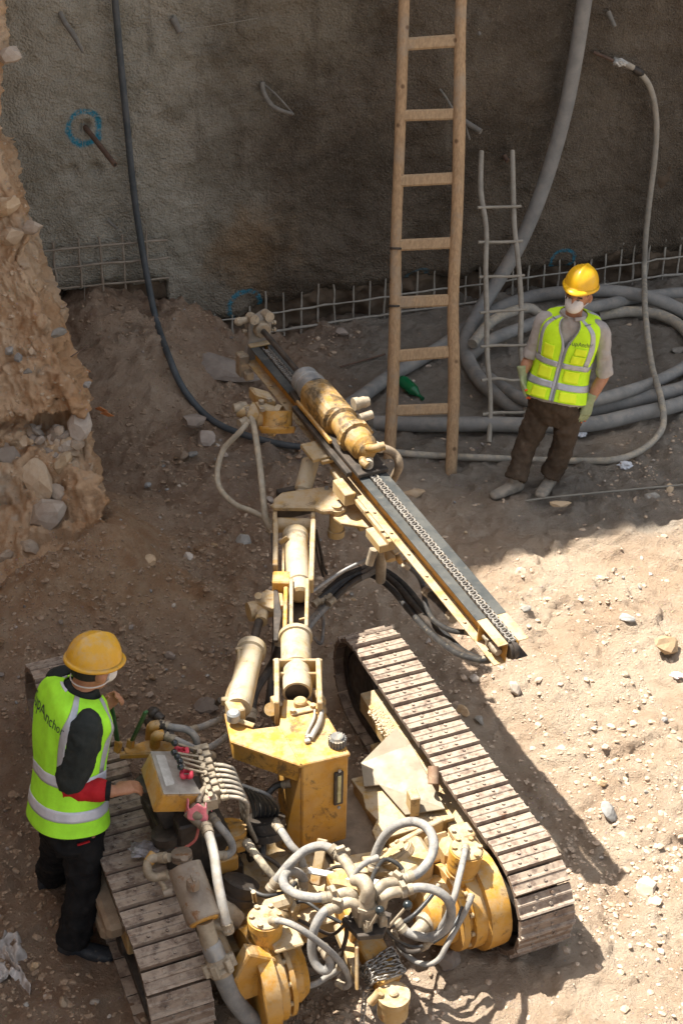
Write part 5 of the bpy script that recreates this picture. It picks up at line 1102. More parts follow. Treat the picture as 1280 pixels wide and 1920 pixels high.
while n_ < 240:
    px, py = rng.uniform(0, 1280), rng.uniform(600, 1915); p = W(px, py)
    if wall_d(p[0], p[1]) < .12 or in_rig(p[0], p[1]) or p[0] < np.interp(p[1], [7, 8.6, 9.5, 12], [-2.2, -1.5, -1.55, -2.2]): continue
    if any(np.hypot(*(p[:2] - f)) < .17 for f in FEET): continue
    if rng.random() > float(rubble(p[0], p[1])) + .12: continue
    r = float(np.clip(.017 * math.exp(rng.normal(0, .5)), .014, .06))
    z = float(ground_z(p[0], p[1])); dk = p[0] < .25 - .3 * rng.random() and p[1] > 5.5
    kind = "dark_rock" if dk and rng.random() < .75 else ("grey_rock" if rng.random() < .22 else "rock")
    sz_ = "large" if r > .026 else "small"; colr = {"dark_rock": "dark brown", "grey_rock": "grey", "rock": "tan"}[kind]
    zone = "on the shaded floor between the mast and the wall" if py < 960 and px > 640 else "on the dark earth between the bank and the boom" if px < 560 and py < 1200 else "on the ground left of the crawler tracks" if px < 330 else "on the bright sand right of the crawler" if px > 640 else "on the ground beside the rig's boom"
    stone((p[0], p[1], z + r * .22), r, kind, "%s %s loose stone %s" % (sz_, colr, zone), "%s %s stones %s" % (sz_, colr, zone)); n_ += 1
def gstone(px, py, r, kind, label, name="stone", sink=.25):
    p = W(px, py); z = float(ground_z(p[0], p[1])); p = W(px, py, z + r * .2); return stone((p[0], p[1], z + r * sink), r, kind, label, None, name)
gstone(1140, 1522, .055, "grey_rock", "round grey lump of cement on the sunlit sand right of the mast's shadow")
gstone(898, 1350, .035, "grey_rock", "round grey pebble at the edge of the right track beside an orange clod")
gstone(868, 1332, .055, "rock", "orange clod of earth against the outside of the right track")
gstone(888, 1272, .035, "rock", "orange stone in the shade just under the mast tip")
gstone(966, 1290, .05, "rock", "flat pale stone below the end of the drill mast")
gstone(1250, 1208, .11, "rock", "big sandy rock half buried at the right edge of the sunlit ground", "rock")
gstone(1222, 933, .07, "grey_rock", "flat grey rock just below the long thin rod", "rock")
gstone(1210, 1665, .07, "rock", "broken crust of earth beyond the end of the mast's shadow", "rock")
gstone(1130, 1470, .03, "rock", "small round pale stone above the grey cement lump")
gstone(1175, 1160, .05, "grey_rock", "pale angular stone high on the sunlit sand left of the big sandy rock")
gstone(975, 1075, .05, "rock", "white stone lying beside the upper edge of the sunlit patch")
gstone(385, 1330, .10, "dark_rock", "large brown boulder left of the swing cylinder", "rock")
gstone(455, 1015, .07, "grey_rock", "flat grey-green rock to the left of the boom head", "rock")
gstone(345, 855, .05, "dark_rock", "angular rock at the foot of the smooth mound under the slate hose", "rock")
gstone(362, 852, .045, "grey_rock", "pale rock next to the angular rock under the slate hose", "rock")
gstone(276, 910, .04, "grey_rock", "pale round stone near the earth bank's foot")
gstone(365, 790, .11, "dark_rock", "dark broken slab under the slate hose", "rock")
gstone(385, 820, .09, "dark_rock", "dark broken slab below another one near the slate hose's bend", "rock")
gstone(1270, 660, .085, "grey_rock", "rounded grey boulder inside the hose coil at the right edge", "rock")
gstone(640, 622, .06, "dark_rock", "brown stone under the mesh right of the rod clamp")
gstone(840, 1800, .07, "dark_rock", "dark stone in the shade behind the rear drive motor", "rock")
p = W(410, 690, .18); o = stone(p, .30, "dark_rock", "long brown rock slab at the foot of the wall left of the mast", None, "rock_slab", .1, .2); o.scale = (.36, .16, .13); o.rotation_euler = (.25, .2, -.25)
for px, py, ln, lab in ((775, 925, .10, "angular tan rock lying right of the mast near its middle"), (1050, 945, .075, "small square tan rock just in front of the masked worker's boots")):
    p = W(px, py, .04); v, f = rock_mesh(px, 2, .5); mb = MB(); mb.add(p + v * np.array([ln, ln * .6, ln * .6]), f); tag(part("rock", mb, M_ROCK), lab, "stone")
# rocks showing in the bank
def bstone(px, py, r, kind, label, group=None):
    p = bank_hit(px, py) + A3(0, -.02, .0); return stone(p, r, kind, label, group, "rock", .9)
for px, py, r, kd, lab in ((18, 655, .045, "grey_rock", "upper grey stone of the two at the left edge of the bank"), (36, 668, .05, "grey_rock", "grey stone below the upper one on the bank's face"), (58, 690, .042, "grey_rock", "grey stone lowest of the small row on the bank's face"), (112, 620, .05, "grey_rock", "grey stone on the bank's edge below the hollow"), (164, 718, .035, "grey_rock", "greenish pebble on the bank's edge beside the reddish leaf"), (74, 895, .17, "rock", "big pale broken rock in the middle of the earth bank"), (118, 868, .12, "rock", "tan rock right of the big pale one in the bank"), (22, 872, .12, "rock", "tan rock left of the big pale one in the bank"), (150, 790, .13, "rock", "overhanging lump of rock at the bank's right edge"), (88, 965, .15, "rock", "smooth grey-brown slab low on the earth bank"), (55, 1022, .08, "rock", "angular pale stone near the foot of the bank"), (8, 1045, .07, "rock", "tan stone at the left edge near the foot of the bank"), (60, 1185, .07, "rock", "tan stone at the bank's foot above the left track"), (25, 440, .12, "rock", "pale broken block high on the earth bank"), (62, 425, .08, "rock", "pale block on the edge of the bank against the wall"), (15, 385, .10, "rock", "pale block above the broken one high on the bank"), (22, 100, .09, "rock", "brown rock at the very top of the bank"), (105, 920, .08, "rock", "small tan rock under the tan one right of the big pale rock")):
    bstone(px, py, r, kd, lab)
for k in range(60):
    px, py = rng.uniform(0, 150), rng.uniform(800, 872); bstone(px, py, rng.uniform(.03, .075), "rock", "small tan rock packed in the loose band across the middle of the earth bank", "small rocks in the loose band of the bank")
# gravel and crumbs nobody could count
def scatter(n, sample, rmin, rmax, name, m, squash=.65):
    v0, f0 = ICO[1]; v0 = np.asarray(v0); f0 = np.asarray(f0); P, Rr = sample(n); n = len(P)
    an = rng.uniform(0, 6.28, n); s = rng.uniform(.6, 1.25, (n, 3)) * Rr[:, None] * A3(1, 1, squash)
    v = v0[None] * (1 + rng.uniform(-.28, .28, (n, len(v0), 1))) * s[:, None, :]
    x = v[..., 0] * np.cos(an)[:, None] - v[..., 1] * np.sin(an)[:, None]; y = v[..., 0] * np.sin(an)[:, None] + v[..., 1] * np.cos(an)[:, None]
    V = np.stack([x, y, v[..., 2]], -1) + P[:, None, :]; F = (f0[None] + (np.arange(n) * len(v0))[:, None, None]).reshape(-1, 3)
    return raw(name, fast_mesh(name, V.reshape(-1, 3), F), m, 'stuff')
M_GRAV = mat("gravel", (.42, .31, .22), (.50, .395, .295), 25, .92, bump=.3, spec=.12); M_GRAVD = mat("dark_gravel", (.23, .155, .10), (.34, .255, .18), 45, .92, bump=.3, spec=.12)
def floor_sample(dark):
    def f(n):
        px = rng.uniform(-40, 1320, n * 5); py = 600 + 1340 * rng.random(n * 5); v = C_D[None] + C_R[None] * ((px - 640) / FPX)[:, None] - C_U[None] * ((py - 960) / FPX)[:, None]; p = C_P + v * (-CAM_H / v[:, 2])[:, None]
        x, y = p[:, 0], p[:, 1]; dk = sstep(.55, -.4, x + .4 * fbm(x, y, 0, 3, 21))
        w = rubble(x, y) * (dk if dark else 1 - dk); w = np.where(wall_d(x, y) < .05, 0, w); k = rng.random(len(w)) < w * .75; x, y = x[k][:n], y[k][:n]
        r = np.clip(.0065 * np.exp(rng.normal(0, .6, len(x))), .003, .026); return np.stack([x, y, ground_z(x, y) + r * .08], -1), r
    return f
scatter(13000, floor_sample(False), 0, 0, "gravel", M_GRAV); scatter(18000, floor_sample(True), 0, 0, "gravel", M_GRAVD)
M_BGRAV = mat('bank_gravel', (.42, .29, .18), (.50, .39, .28), 30, .92, bump=.3, spec=.1)
def bank_sample(n):
    i = rng.integers(0, BP.shape[0], n); j = rng.integers(20, BP.shape[1], n); p = BP[i, j]; r = np.clip(.008 * np.exp(rng.normal(0, .55, n)), .004, .035); return p, r
scatter(2600, bank_sample, 0, 0, "gravel", M_BGRAV, .8)
def ledge_sample(n):
    t = rng.uniform(-.62, .75, n); s = .885 + rng.normal(.19, .05, n) ; x = RIG[0] + s * RT[0] + t * FW[0]; y = RIG[1] + s * RT[1] + t * FW[1]; r = rng.uniform(.004, .014, n); return np.stack([x, y, ground_z(x, y) + r * .3], -1), r
scatter(1500, ledge_sample, 0, 0, "gravel", M_GRAV)
def deck_sample(n):
    t = rng.uniform(-.35, .55, n); s = .885 + rng.uniform(-.21, -.12, n); r = rng.uniform(.003, .008, n); P = np.array([L(a, b_, .40) for a, b_ in zip(s, t)]); P[:, 2] += r * .3; return P, r
scatter(700, deck_sample, 0, 0, "gravel", M_BGRAV, .5)
# ------------------------------------------------------------------ people
M_SKIN = mat("skin", (.36, .17, .095), (.42, .21, .12), 30, .55, bump=.1, bsc=200, spec=.35)
M_VEST = mat("hi_vis_yellow", (.62, .95, .03), (.54, .86, .025), 12, .75, bump=.25, bsc=160, spec=.2)
M_VESTG = mat("hi_vis_green", (.42, .92, .045), (.36, .80, .04), 12, .75, bump=.3, bsc=160, spec=.2)
M_VESTP = mat("hi_vis_pocket", (.80, .95, .04), (.72, .88, .03), 12, .7, bump=.2, bsc=160, spec=.2)
M_TAPE = mat("reflective_tape", (.46, .47, .50), (.40, .41, .44), 20, .4, .25, bump=.12, bsc=120, spec=.5)
M_TAPEW = mat("bright_tape", (.60, .61, .66), (.52, .53, .58), 20, .4, .1, bump=.12, bsc=120, spec=.5)
M_PIPE = mat("grey_edging", (.22, .23, .24), None, 9, .7, bump=0)
M_HAT = mat("helmet_yellow", (.80, .46, .012), (.74, .40, .012), 10, .38, dust=.16, dustc=(.55, .42, .24), grime=.10, bump=.04, spec=.5)
M_HAT2 = mat("helmet_ochre", (.66, .36, .018), (.58, .31, .02), 8, .45, dust=.4, dustc=(.46, .34, .2), grime=.35, grimec=(.22, .15, .08), bump=.06, spec=.45)
M_BLACK = mat("black_cloth", (.010, .010, .011), (.018, .017, .017), 12, .85, bump=.3, bsc=90, spec=.15)
M_DSHIRT = mat("dark_shirt", (.020, .024, .023), (.030, .034, .031), 12, .85, bump=.3, bsc=90, spec=.15)
M_REDC = mat("red_sleeve", (.45, .018, .022), (.36, .012, .018), 10, .8, bump=.3, bsc=90, spec=.2)
M_BROWN = mat("brown_trousers", (.055, .040, .028), (.08, .058, .041), 7, .88, dust=.18, dustc=(.19, .145, .105), bump=.35, bsc=90, spec=.12)
M_SHIRT = mat("grey_shirt", (.34, .31, .29), (.41, .38, .355), 9, .85, bump=.3, bsc=120, spec=.15)
M_BOOT = mat("dusty_boot", (.17, .155, .13), (.25, .22, .18), 16, .8, dust=.4, dustc=(.33, .28, .22), bump=.3)
M_BBOOT = mat("black_boot", (.018, .022, .028), (.04, .042, .045), 14, .6, dust=.12, bump=.25)
M_GLOVE = mat("pale_green_glove", (.33, .37, .20), (.27, .30, .17), 26, .85, bump=.4, bsc=200)
M_ORANGE = mat("orange_dip", (.70, .15, .025), (.6, .10, .02), 26, .6, bump=.2)
M_MASK = mat("white_mask", (.66, .63, .60), (.58, .55, .52), 18, .85, bump=.15)
M_HAIR = mat("dark_hair", (.012, .010, .009), None, 30, .6, bump=.5, bsc=300)
M_EYE = mat("eye", (.30, .27, .25), (.03, .02, .015), 200, .3, bump=0)
M_INK = mat("dark_print", (.045, .06, .055), None, 9, .7, bump=0)
def nrm(v): v = np.asarray(v, float); return v / np.linalg.norm(v)
class Loft:
    """closed surface swept through elliptic rings: (centre, side axis, front axis, half width, half depth, squareness)"""
    def __init__(s, rings, folds=.0, seed=0):
        s.r = [np.concatenate([np.asarray(q[0]), np.asarray(q[1]), np.asarray(q[2]), [q[3], q[4], q[5]]]) for q in rings]
        s.c = catmull(np.array(s.r), 24); s.folds = folds; s.seed = seed
    def base(s, u, v):
        k = np.clip(v, 0, 1) * (len(s.c) - 1); i = np.minimum(k.astype(int), len(s.c) - 2); f = (k - i)[..., None]
        q = s.c[i] * (1 - f) + s.c[i + 1] * f
        a = 2 * np.pi * u; ca, sa = np.cos(a), np.sin(a); e = 2 / q[..., 11]
        x = np.sign(ca) * np.abs(ca)**e * q[..., 9]; y = np.sign(sa) * np.abs(sa)**e * q[..., 10]
        return q[..., :3] + x[..., None] * q[..., 3:6] + y[..., None] * q[..., 6:9]
    def pt(s, u, v, off=0.0):
        u, v = np.broadcast_arrays(np.asarray(u, float), np.asarray(v, float)); e = 2e-3
        p = s.base(u, v); du = s.base(u + e, v) - s.base(u - e, v); dv = s.base(u, np.minimum(v + e, 1)) - s.base(u, np.maximum(v - e, 0))
        n = np.cross(du, dv); n /= np.linalg.norm(n, axis=-1)[..., None] + 1e-9
        k = np.clip(v, 0, 1) * (len(s.c) - 1); ctr = s.c[np.minimum(k.astype(int), len(s.c) - 1)][..., :3]; sg = np.sign(np.einsum('...i,...i->...', n, p - ctr).sum()); n = n * (sg if sg else 1)
        f = s.folds * (fbm(np.cos(2 * np.pi * u) * 2.2, np.sin(2 * np.pi * u) * 2.2 + 3, v * 3.0, 3, s.seed) + .6 * np.sin(9 * v + 5 * np.sin(6.28 * u))) * np.sin(np.pi * np.clip(v, .02, .98)) if s.folds else 0
        return p + n * (np.asarray(off) + f)[..., None]
    def sheet(s, u0, u1, v0, v1, nu, nv, off=0.0):   # u0/u1 may be functions of v
        vv = np.linspace(v0, v1, nv); t = np.linspace(0, 1, nu)
        a = np.array([u0(x) if callable(u0) else u0 for x in vv]); b = np.array([u1(x) if callable(u1) else u1 for x in vv])
        U = a[:, None] + (b - a)[:, None] * t[None]; return s.pt(U, np.broadcast_to(vv[:, None], U.shape), off)
    def mb(s, mb, n=28, m=24):
        U, V = np.meshgrid(np.linspace(0, 1, n, False), np.linspace(0, 1, m)); P = s.pt(U, V).reshape(-1, 3)
        f = [(j * n + i, j * n + (i + 1) % n, (j + 1) * n + (i + 1) % n, (j + 1) * n + i) for j in range(m - 1) for i in range(n)]
        f += [tuple(range(n))[::-1], tuple(range((m - 1) * n, m * n))]; return mb.add(P, f, True)
def sheet_part(name, P, m, parent, thick=.004, label=None):
    mb = MB(); mb.add(P.reshape(-1, 3), [tuple(q) for q in grid_faces(*P.shape[:2])], True); o = part(name, mb, m, parent, label)
    if thick: s = o.modifiers.new("thick", 'SOLIDIFY'); s.thickness = thick; s.offset = 0
    return o
def fuse(name, mb, m, parent, vox=.008, smooth=3, crease=0.0):
    crease *= 1.5   # join overlapping limbs into one continuous skin
    o = part(name, mb, m, parent); r = o.modifiers.new("skin", 'REMESH'); r.mode = 'VOXEL'; r.voxel_size = vox; r.use_smooth_shade = True
    if smooth: q = o.modifiers.new("smooth", 'SMOOTH'); q.factor = .5; q.iterations = smooth
    if crease:
        t = bpy.data.textures.get("creases") or bpy.data.textures.new("creases", 'CLOUDS'); t.noise_scale = .07; t.noise_depth = 3
        d = o.modifiers.new("creases", 'DISPLACE'); d.texture = t; d.strength = crease; d.mid_level = .5; d.texture_coords = 'LOCAL'
    return o
def limb(mb, pts, rr, n=14): return mb.tube(pts, rr, n, 7)
def hand(mb, wrist, d, pn, th, curl, k=1.0):
    """palm, four fingers and a thumb; d = towards the fingertips, pn = palm side, th = thumb side"""
    d = nrm(d); th = nrm(th - d * (th @ d)); pn = nrm(np.cross(d, th)) * (1 if np.cross(d, th) @ pn > 0 else -1)
    Loft([(wrist - d * .02 * k, th, pn, .026 * k, .020 * k, 2), (wrist + d * .02 * k, th, pn, .031 * k, .019 * k, 2.3), (wrist + d * .06 * k, th, pn, .040 * k, .017 * k, 2.6), (wrist + d * .088 * k, th, pn, .038 * k, .014 * k, 2.6)]).mb(mb, 16, 10)
    tips = []
    for i, (o, ln) in enumerate(((.029, .070), (.010, .079), (-.010, .073), (-.029, .058))):
        p = wrist + d * .078 * k + th * o * k; pts = [p]; a = curl * (.5 + .12 * i)
        for s in (.42, .33, .25):
            q = d * math.cos(a) + pn * math.sin(a) + th * o * 1.2; p = p + nrm(q) * ln * s * k; pts.append(p); a += curl * .85
        mb.tube(pts, [.0095 * k, .009 * k, .0085 * k, .0065 * k], 8, 4); tips.append(pts[-2:])
    p = wrist + d * .025 * k + th * .026 * k; q = nrm(d * .55 + th * .75 + pn * .35); q2 = nrm(d * .85 + th * .25 + pn * (.3 + .4 * curl))
    tp = [p, p + q * .034 * k, p + q * .034 * k + q2 * .03 * k, p + q * .034 * k + q2 * .055 * k]; mb.tube(tp, [.013 * k, .0115 * k, .010 * k, .008 * k], 8, 4); tips.append(tp[-2:]); return tips
def head(mb, c, up, fw, k=1.0):
    rt = np.cross(fw, up)
    rings = [(-.115, .030, .035, .045), (-.10, .048, .055, .030), (-.07, .060, .078, .015), (-.03, .069, .090, .004), (.02, .075, .098, 0), (.06, .074, .098, -.004), (.095, .058, .080, -.006), (.115, .028, .042, -.006)]
    Loft([(c + up * z * k + fw * o * k, rt, fw, rx * k, ry * k, 2.1) for z, rx, ry, o in rings]).mb(mb, 24, 26)
    mb.tube([c + fw * .092 * k + up * .025 * k, c + fw * .112 * k - up * .012 * k, c + fw * .118 * k - up * .028 * k, c + fw * .095 * k - up * .034 * k], [.010 * k, .013 * k, .017 * k, .012 * k], 8, 4)
    mb.tube([c + fw * .082 * k + rt * .04 * k + up * .035 * k, c + fw * .098 * k + up * .038 * k, c + fw * .082 * k - rt * .04 * k + up * .035 * k], .012 * k, 8, 4)
    mb.tube([c + fw * .075 * k + rt * .022 * k - up * .062 * k, c + fw * .094 * k - up * .06 * k, c + fw * .075 * k - rt * .022 * k - up * .062 * k], .009 * k, 8, 4)
    for s in (-1, 1): mb.ico(c + rt * s * .078 * k - fw * .005 * k - up * .005 * k, .034 * k, 2, tuple(np.abs(rt) * .35 + np.abs(fw) * .62 + np.abs(up) * 1.0))
    return rt
def helmet(parent, c, up, fw, m, k=1.0, brim=.040):
    rt = np.cross(fw, up); n, mm = 48, 18; P = []
    for j in range(mm):
        ph = j / (mm - 1) * math.pi / 2; row = []
        for i in range(n):
            a = i / n * 2 * math.pi; x, y = math.cos(a), math.sin(a)
            r = math.cos(ph) ** .85; rid = .010 * math.exp(-(x * r / .13)**2) * math.sin(ph * 1.0 + .35)
            row.append(c + rt * x * .118 * k * r + fw * y * .145 * k * r + up * (.135 * k * math.sin(ph) + rid))
        P.append(row)
    def rim(e, dz, br):
        row = []
        for i in range(n):
            a = i / n * 2 * math.pi; x, y = math.cos(a), math.sin(a); b = max(0, y)**2.2 * br
            row.append(c + rt * x * (.118 * k + e) + fw * y * (.145 * k + e + b) + up * (dz - .35 * b)); 
        return row
    P = [rim(-.004, -.012, brim - .002), rim(.010, -.014, brim), rim(.010, -.006, brim), rim(.003, .006, .008)] + P
    P = np.array(P); P = np.concatenate([P, P[:, :1]], 1)
    mb = MB(); mb.add(P.reshape(-1, 3), [tuple(q) for q in grid_faces(*P.shape[:2])], True); return part("helmet", mb, m, parent)
def boot(mb, ankle, toe, r=.05):
    d = toe - ankle; d = nrm(A3(d[0], d[1], 0)); s = np.cross(d, UP); z0 = .012
    g0 = A3(ankle[0], ankle[1], ankle[2] - .085)
    Loft([(g0 - d * .075 + UP * .03, s, UP, .020, .026, 2.5), (g0 - d * .06 + UP * .045, s, UP, .036, .045, 2.6), (g0 + UP * .05, s, UP, .042, .052, 2.6), (g0 + d * .07 + UP * .04, s, UP, .044, .040, 2.6), (g0 + d * .14 + UP * .032, s, UP, .048, .032, 2.6), (g0 + d * .19 + UP * .027, s, UP, .040, .026, 2.5), (g0 + d * .208 + UP * .023, s, UP, .020, .016, 2.2)]).mb(mb, 18, 24)
    limb(mb, [g0 + UP * .04, g0 + UP * .10, g0 + UP * .17], [.046, .048, .052])
def print_text(txt, loft, u0, v0, dirx, size, m, parent, vlen, off=.0045, flip=1, slant=0.0):
    cu = bpy.data.curves.new("lettering", 'FONT'); cu.body = txt; cu.align_x = 'CENTER'; cu.size = size; cu.resolution_u = 2
    to = bpy.data.objects.new("lettering", cu); COL.objects.link(to); dg = bpy.context.evaluated_depsgraph_get(); me = to.evaluated_get(dg).to_mesh()
    v = np.array([q.co[:] for q in me.vertices]); f = [tuple(p.vertices) for p in me.polygons]; to.evaluated_get(dg).to_mesh_clear(); bpy.data.objects.remove(to); bpy.data.curves.remove(cu)
    r = float(np.linalg.norm(loft.base(np.array(u0 + .02), np.array(v0)) - loft.base(np.array(u0 - .02), np.array(v0)))) / .04
    P = loft.pt(u0 + dirx * v[:, 0] / r, v0 + (v[:, 1] + slant * v[:, 0]) / vlen, off); mb = MB(); mb.add(P, f if flip > 0 else [q[::-1] for q in f]); return part("lettering", mb, m, parent)
def torso_loft(hem, mid, chest, neck, l0, l1, front_of, pad=0.0, folds=0.0, seed=0, k=1.0):
    """l0, l1 = direction to the person's left at the hips and at the chest"""
    def fr(t):
        l = nrm(l0 * (1 - t) + l1 * t); return l
    up = nrm(neck - hem); R = []
    path = catmull(np.array([hem, mid, chest, neck]), 20)
    for t, rx, ry, e in ((0, .214, .166, 2.4), (.10, .206, .158, 2.4), (.32, .186, .136, 2.4), (.55, .198, .142, 2.5), (.74, .206, .138, 2.6), (.85, .196, .122, 2.6), (.92, .160, .104, 2.4), (.97, .115, .088, 2.2), (1.0, .080, .074, 2)):
        q = t * (len(path) - 1); i = min(int(q), len(path) - 2); c = path[i] + (path[i + 1] - path[i]) * (q - i); tg = nrm(path[min(i + 2, len(path) - 1)] - path[max(i - 1, 0)])
        l = fr(t); f = nrm(np.cross(l, tg)); f = f if f @ front_of > 0 else -f; l = np.cross(tg, f) * (1 if np.cross(tg, f) @ l > 0 else -1)
        R.append((c, l, f, (rx * k + pad), (ry * k + pad), e))
    return Loft(R, folds, seed)

TV_T = [0, .10, .32, .55, .74, .85, .92, .97, 1.0]
def tv(t): return float(np.interp(t, TV_T, np.linspace(0, 1, 9)))   # height fraction of the torso -> ring parameter

# --- the masked worker facing the camera, right of the ladders
p2 = empty("person", (W(955, 915) + W(1030, 905)) / 2, "masked worker in yellow helmet, hi-vis vest, brown trousers standing by the hose coil", "person")
F2 = nrm(A3(-.30, -.95, 0)); L2 = nrm(A3(.95, -.30, 0))
gzp = float(ground_z(*p2.location[:2]))
hem2, mid2, ch2, nk2 = WY(1040, 745, 9.97), WY(1052, 690, 10.03), WY(1066, 636, 10.05), WY(1075, 587, 10.02)
hipR, hipL = WY(1014, 768, 10.01), WY(1070, 768, 9.95); knR, knL = WY(985, 838, 9.95), WY(1054, 838, 9.93); anR, anL = W(964, 904, .09 + gzp), W(1031, 894, .09 + gzp)
toR, toL = W(938, 932, gzp), W(1020, 925, gzp)
shR, shL = WY(1017, 603, 10.07), WY(1128, 623, 9.98); elR, elL = WY(993, 668, 10.10), WY(1133, 698, 9.99); wrR, wrL = WY(979, 700, 10.02), WY(1105, 752, 9.90)
tl2 = torso_loft(hem2, mid2, ch2, nk2, L2, L2, F2, .014, .014, 5, .99)
hc2 = WY(1084, 552, 9.98); U2 = nrm(hc2 - nk2 + UP * .12); f2 = nrm(A3(-.42, -.86, .10)); f2 = nrm(f2 - U2 * (f2 @ U2))
b = MB(); torso_loft(hem2, mid2, ch2, nk2, L2, L2, F2, -.03, 0, 5, .96).mb(b); limb(b, [nk2 - U2 * .06, nk2 + U2 * .02, hc2 - U2 * .05], [.062, .056, .055]); r2 = head(b, hc2, U2, f2)
for s_, e_, w_ in ((shR, elR, wrR), (shL, elL, wrL)): limb(b, [s_, s_ * .5 + e_ * .5, e_, e_ * .5 + w_ * .5, w_], [.052, .046, .042, .042, .030])
for h_, k_, a_ in ((hipR, knR, anR), (hipL, knL, anL)): limb(b, [h_ + UP * .03, h_ * .5 + k_ * .5, k_, k_ * .5 + a_ * .5, a_], [.075, .068, .050, .048, .035])
fuse("body", b, M_SKIN, p2, .0065, 2)
b = MB()
torso_loft(hem2 - UP * .02, mid2, ch2, nk2, L2, L2, F2, -.006, .0, 5, .96).mb(b)
for s_, e_, lg in ((shR, elR, .98), (shL, elL, 1.06)):
    i_ = s_ + (nk2 - s_) * .35; limb(b, [i_, s_ + UP * .012, s_ + (e_ - s_) * .35, s_ + (e_ - s_) * .75, s_ + (e_ - s_) * lg], [.052, .057, .054, .054, .055])
    limb(b, [s_ + (e_ - s_) * (lg - .18), s_ + (e_ - s_) * lg], [.060, .061])
fuse("shirt", b, M_SHIRT, p2, .008, 2, .016)
b = MB()
for sg in (-1, 1):
    P = tl2.sheet(.25 + sg * .035, .25 + sg * .19, .955, 1.0, 10, 5, .006); P[-1] += nrm(P[-1].mean(0) - nk2) * .0 + U2 * .02; b.add(P.reshape(-1, 3), [tuple(q) for q in grid_faces(*P.shape[:2])], True)
o = part("collar", b, M_SHIRT, p2); o.modifiers.new("t", 'SOLIDIFY').thickness = .006
b = MB(); Loft([(hem2 + UP * .05, L2, F2, .178, .130, 2.4), (hem2 - UP * .02, L2, F2, .182, .135, 2.4), ((hipR + hipL) / 2 - UP * .03, L2, F2, .180, .130, 2.5), ((hipR + hipL) / 2 - UP * .09, L2, F2, .15, .105, 2.4)]).mb(b)
for h_, k_, a_ in ((hipR, knR, anR), (hipL, knL, anL)): limb(b, [h_ + UP * .02, h_ * .55 + k_ * .45, k_, k_ * .5 + a_ * .5, a_ + UP * .02], [.098, .094, .082, .080, .083], 18)
fuse("trousers", b, M_BROWN, p2, .009, 2, .028)
b = MB(); boot(b, anR, toR); fuse("boot", b, M_BOOT, p2, .007, 1); b = MB(); boot(b, anL, toL); fuse("boot", b, M_BOOT, p2, .007, 1)
def op(v): return .0035 + .085 * float(sstep(tv(.62), 1.0, v))
vest2 = sheet_part("vest", tl2.sheet(lambda v: .25 + op(v), lambda v: 1.25 - op(v), -.0, .985, 90, 60), M_VEST, p2, .006)
for va, vb_ in ((tv(.165), tv(.235)), (tv(.40), tv(.47))): sheet_part("reflective_band", tl2.sheet(lambda v: .25 + op(v) + .002, lambda v: 1.25 - op(v) - .002, va, vb_, 80, 5, .0045), M_TAPE, vest2, .002)
for sg in (-1, 1):
    for lo, hi in ((tv(.47), .975),):
        sheet_part("reflective_strap", tl2.sheet(lambda v: .25 + sg * (.122 - .01 * v), lambda v: .25 + sg * (.158 - .01 * v), lo, hi, 6, 36, .0046), M_TAPE, vest2, .002)
        sheet_part("reflective_strap", tl2.sheet(.75 - sg * .12, .75 - sg * .155, lo, hi, 6, 36, .0046), M_TAPE, vest2, .002)
    sheet_part("strap_tab", tl2.sheet(.25 + sg * .108, .25 + sg * .165, .80, .822, 6, 4, .008), M_PIPE, vest2, .003)
    sheet_part("zip_tape", tl2.sheet(lambda v: .25 + sg * op(v) - .004, lambda v: .25 + sg * op(v) + .004, .0, .985, 4, 50, .0055), M_PIPE if sg < 0 else M_TAPE, vest2, .002)
for u0, u1, v0, v1 in ((.140, .215, .49, .60), (.145, .21, .61, .70), (.130, .225, .25, .385), (.130, .225, .03, .15), (.275, .36, .25, .385), (.275, .36, .03, .15), (.285, .345, .49, .68)):
    sheet_part("pocket", tl2.sheet(u0, u1, tv(v0), tv(v1), 10, 8, .009), M_VESTP, vest2, .004)
print_text("SupAnchor", tl2, .180, tv(.735), -1, .036, M_INK, vest2, .55, .006)
for w_, e_, th, pnn, nm, tip in ((wrR, elR, F2 * .9 - L2 * .1, L2, "glove", WY(984, 732, 9.98)), (wrL, elL, F2 * .6 - L2 * .7, -L2 * .4 - F2 * .2, "glove", WY(1087, 800, 9.86))):
    b = MB(); d = nrm(tip - w_); tips = hand(b, w_, d, pnn, th, .28, 1.2); limb(b, [w_ - d * .055, w_ - d * .02, w_ + d * .02], [.036, .034, .030]); g_ = fuse(nm, b, M_GLOVE, p2, .005, 1)
    b = MB(); [b.tube([q[0] * .35 + q[1] * .65, q[1], q[1] + (q[1] - q[0]) * .15], [.0135, .0135, .009], 8, 3) for q in tips]; fuse("finger_tips", b, M_ORANGE, g_, .004, 0)
helmet(p2, hc2 + U2 * .080 - f2 * .016, nrm(U2 + f2 * -.16), nrm(f2 + U2 * .16), M_HAT, .96, .034)
b = MB(); mc = hc2 + f2 * .085 - U2 * .045; q = nrm(f2 * .9 - U2 * .2); Loft([(mc - q * .03, r2, np.cross(q, r2), .064, .062, 2.2), (mc + q * .005, r2, np.cross(q, r2), .060, .058, 2.2), (mc + q * .035, r2, np.cross(q, r2), .040, .040, 2.2), (mc + q * .052, r2, np.cross(q, r2), .014, .016, 2)]).mb(b, 24, 16); mk = part("dust_mask", b, M_MASK, p2)
b = MB()
for sg in (-1, 1): b.tube([mc + r2 * sg * .058 - q * .01, hc2 + r2 * sg * .082 + f2 * .02 - U2 * .03, hc2 + r2 * sg * .083 - f2 * .03 - U2 * .005], .0028, 6, 4)
part("mask_strap", b, M_MASK, mk)
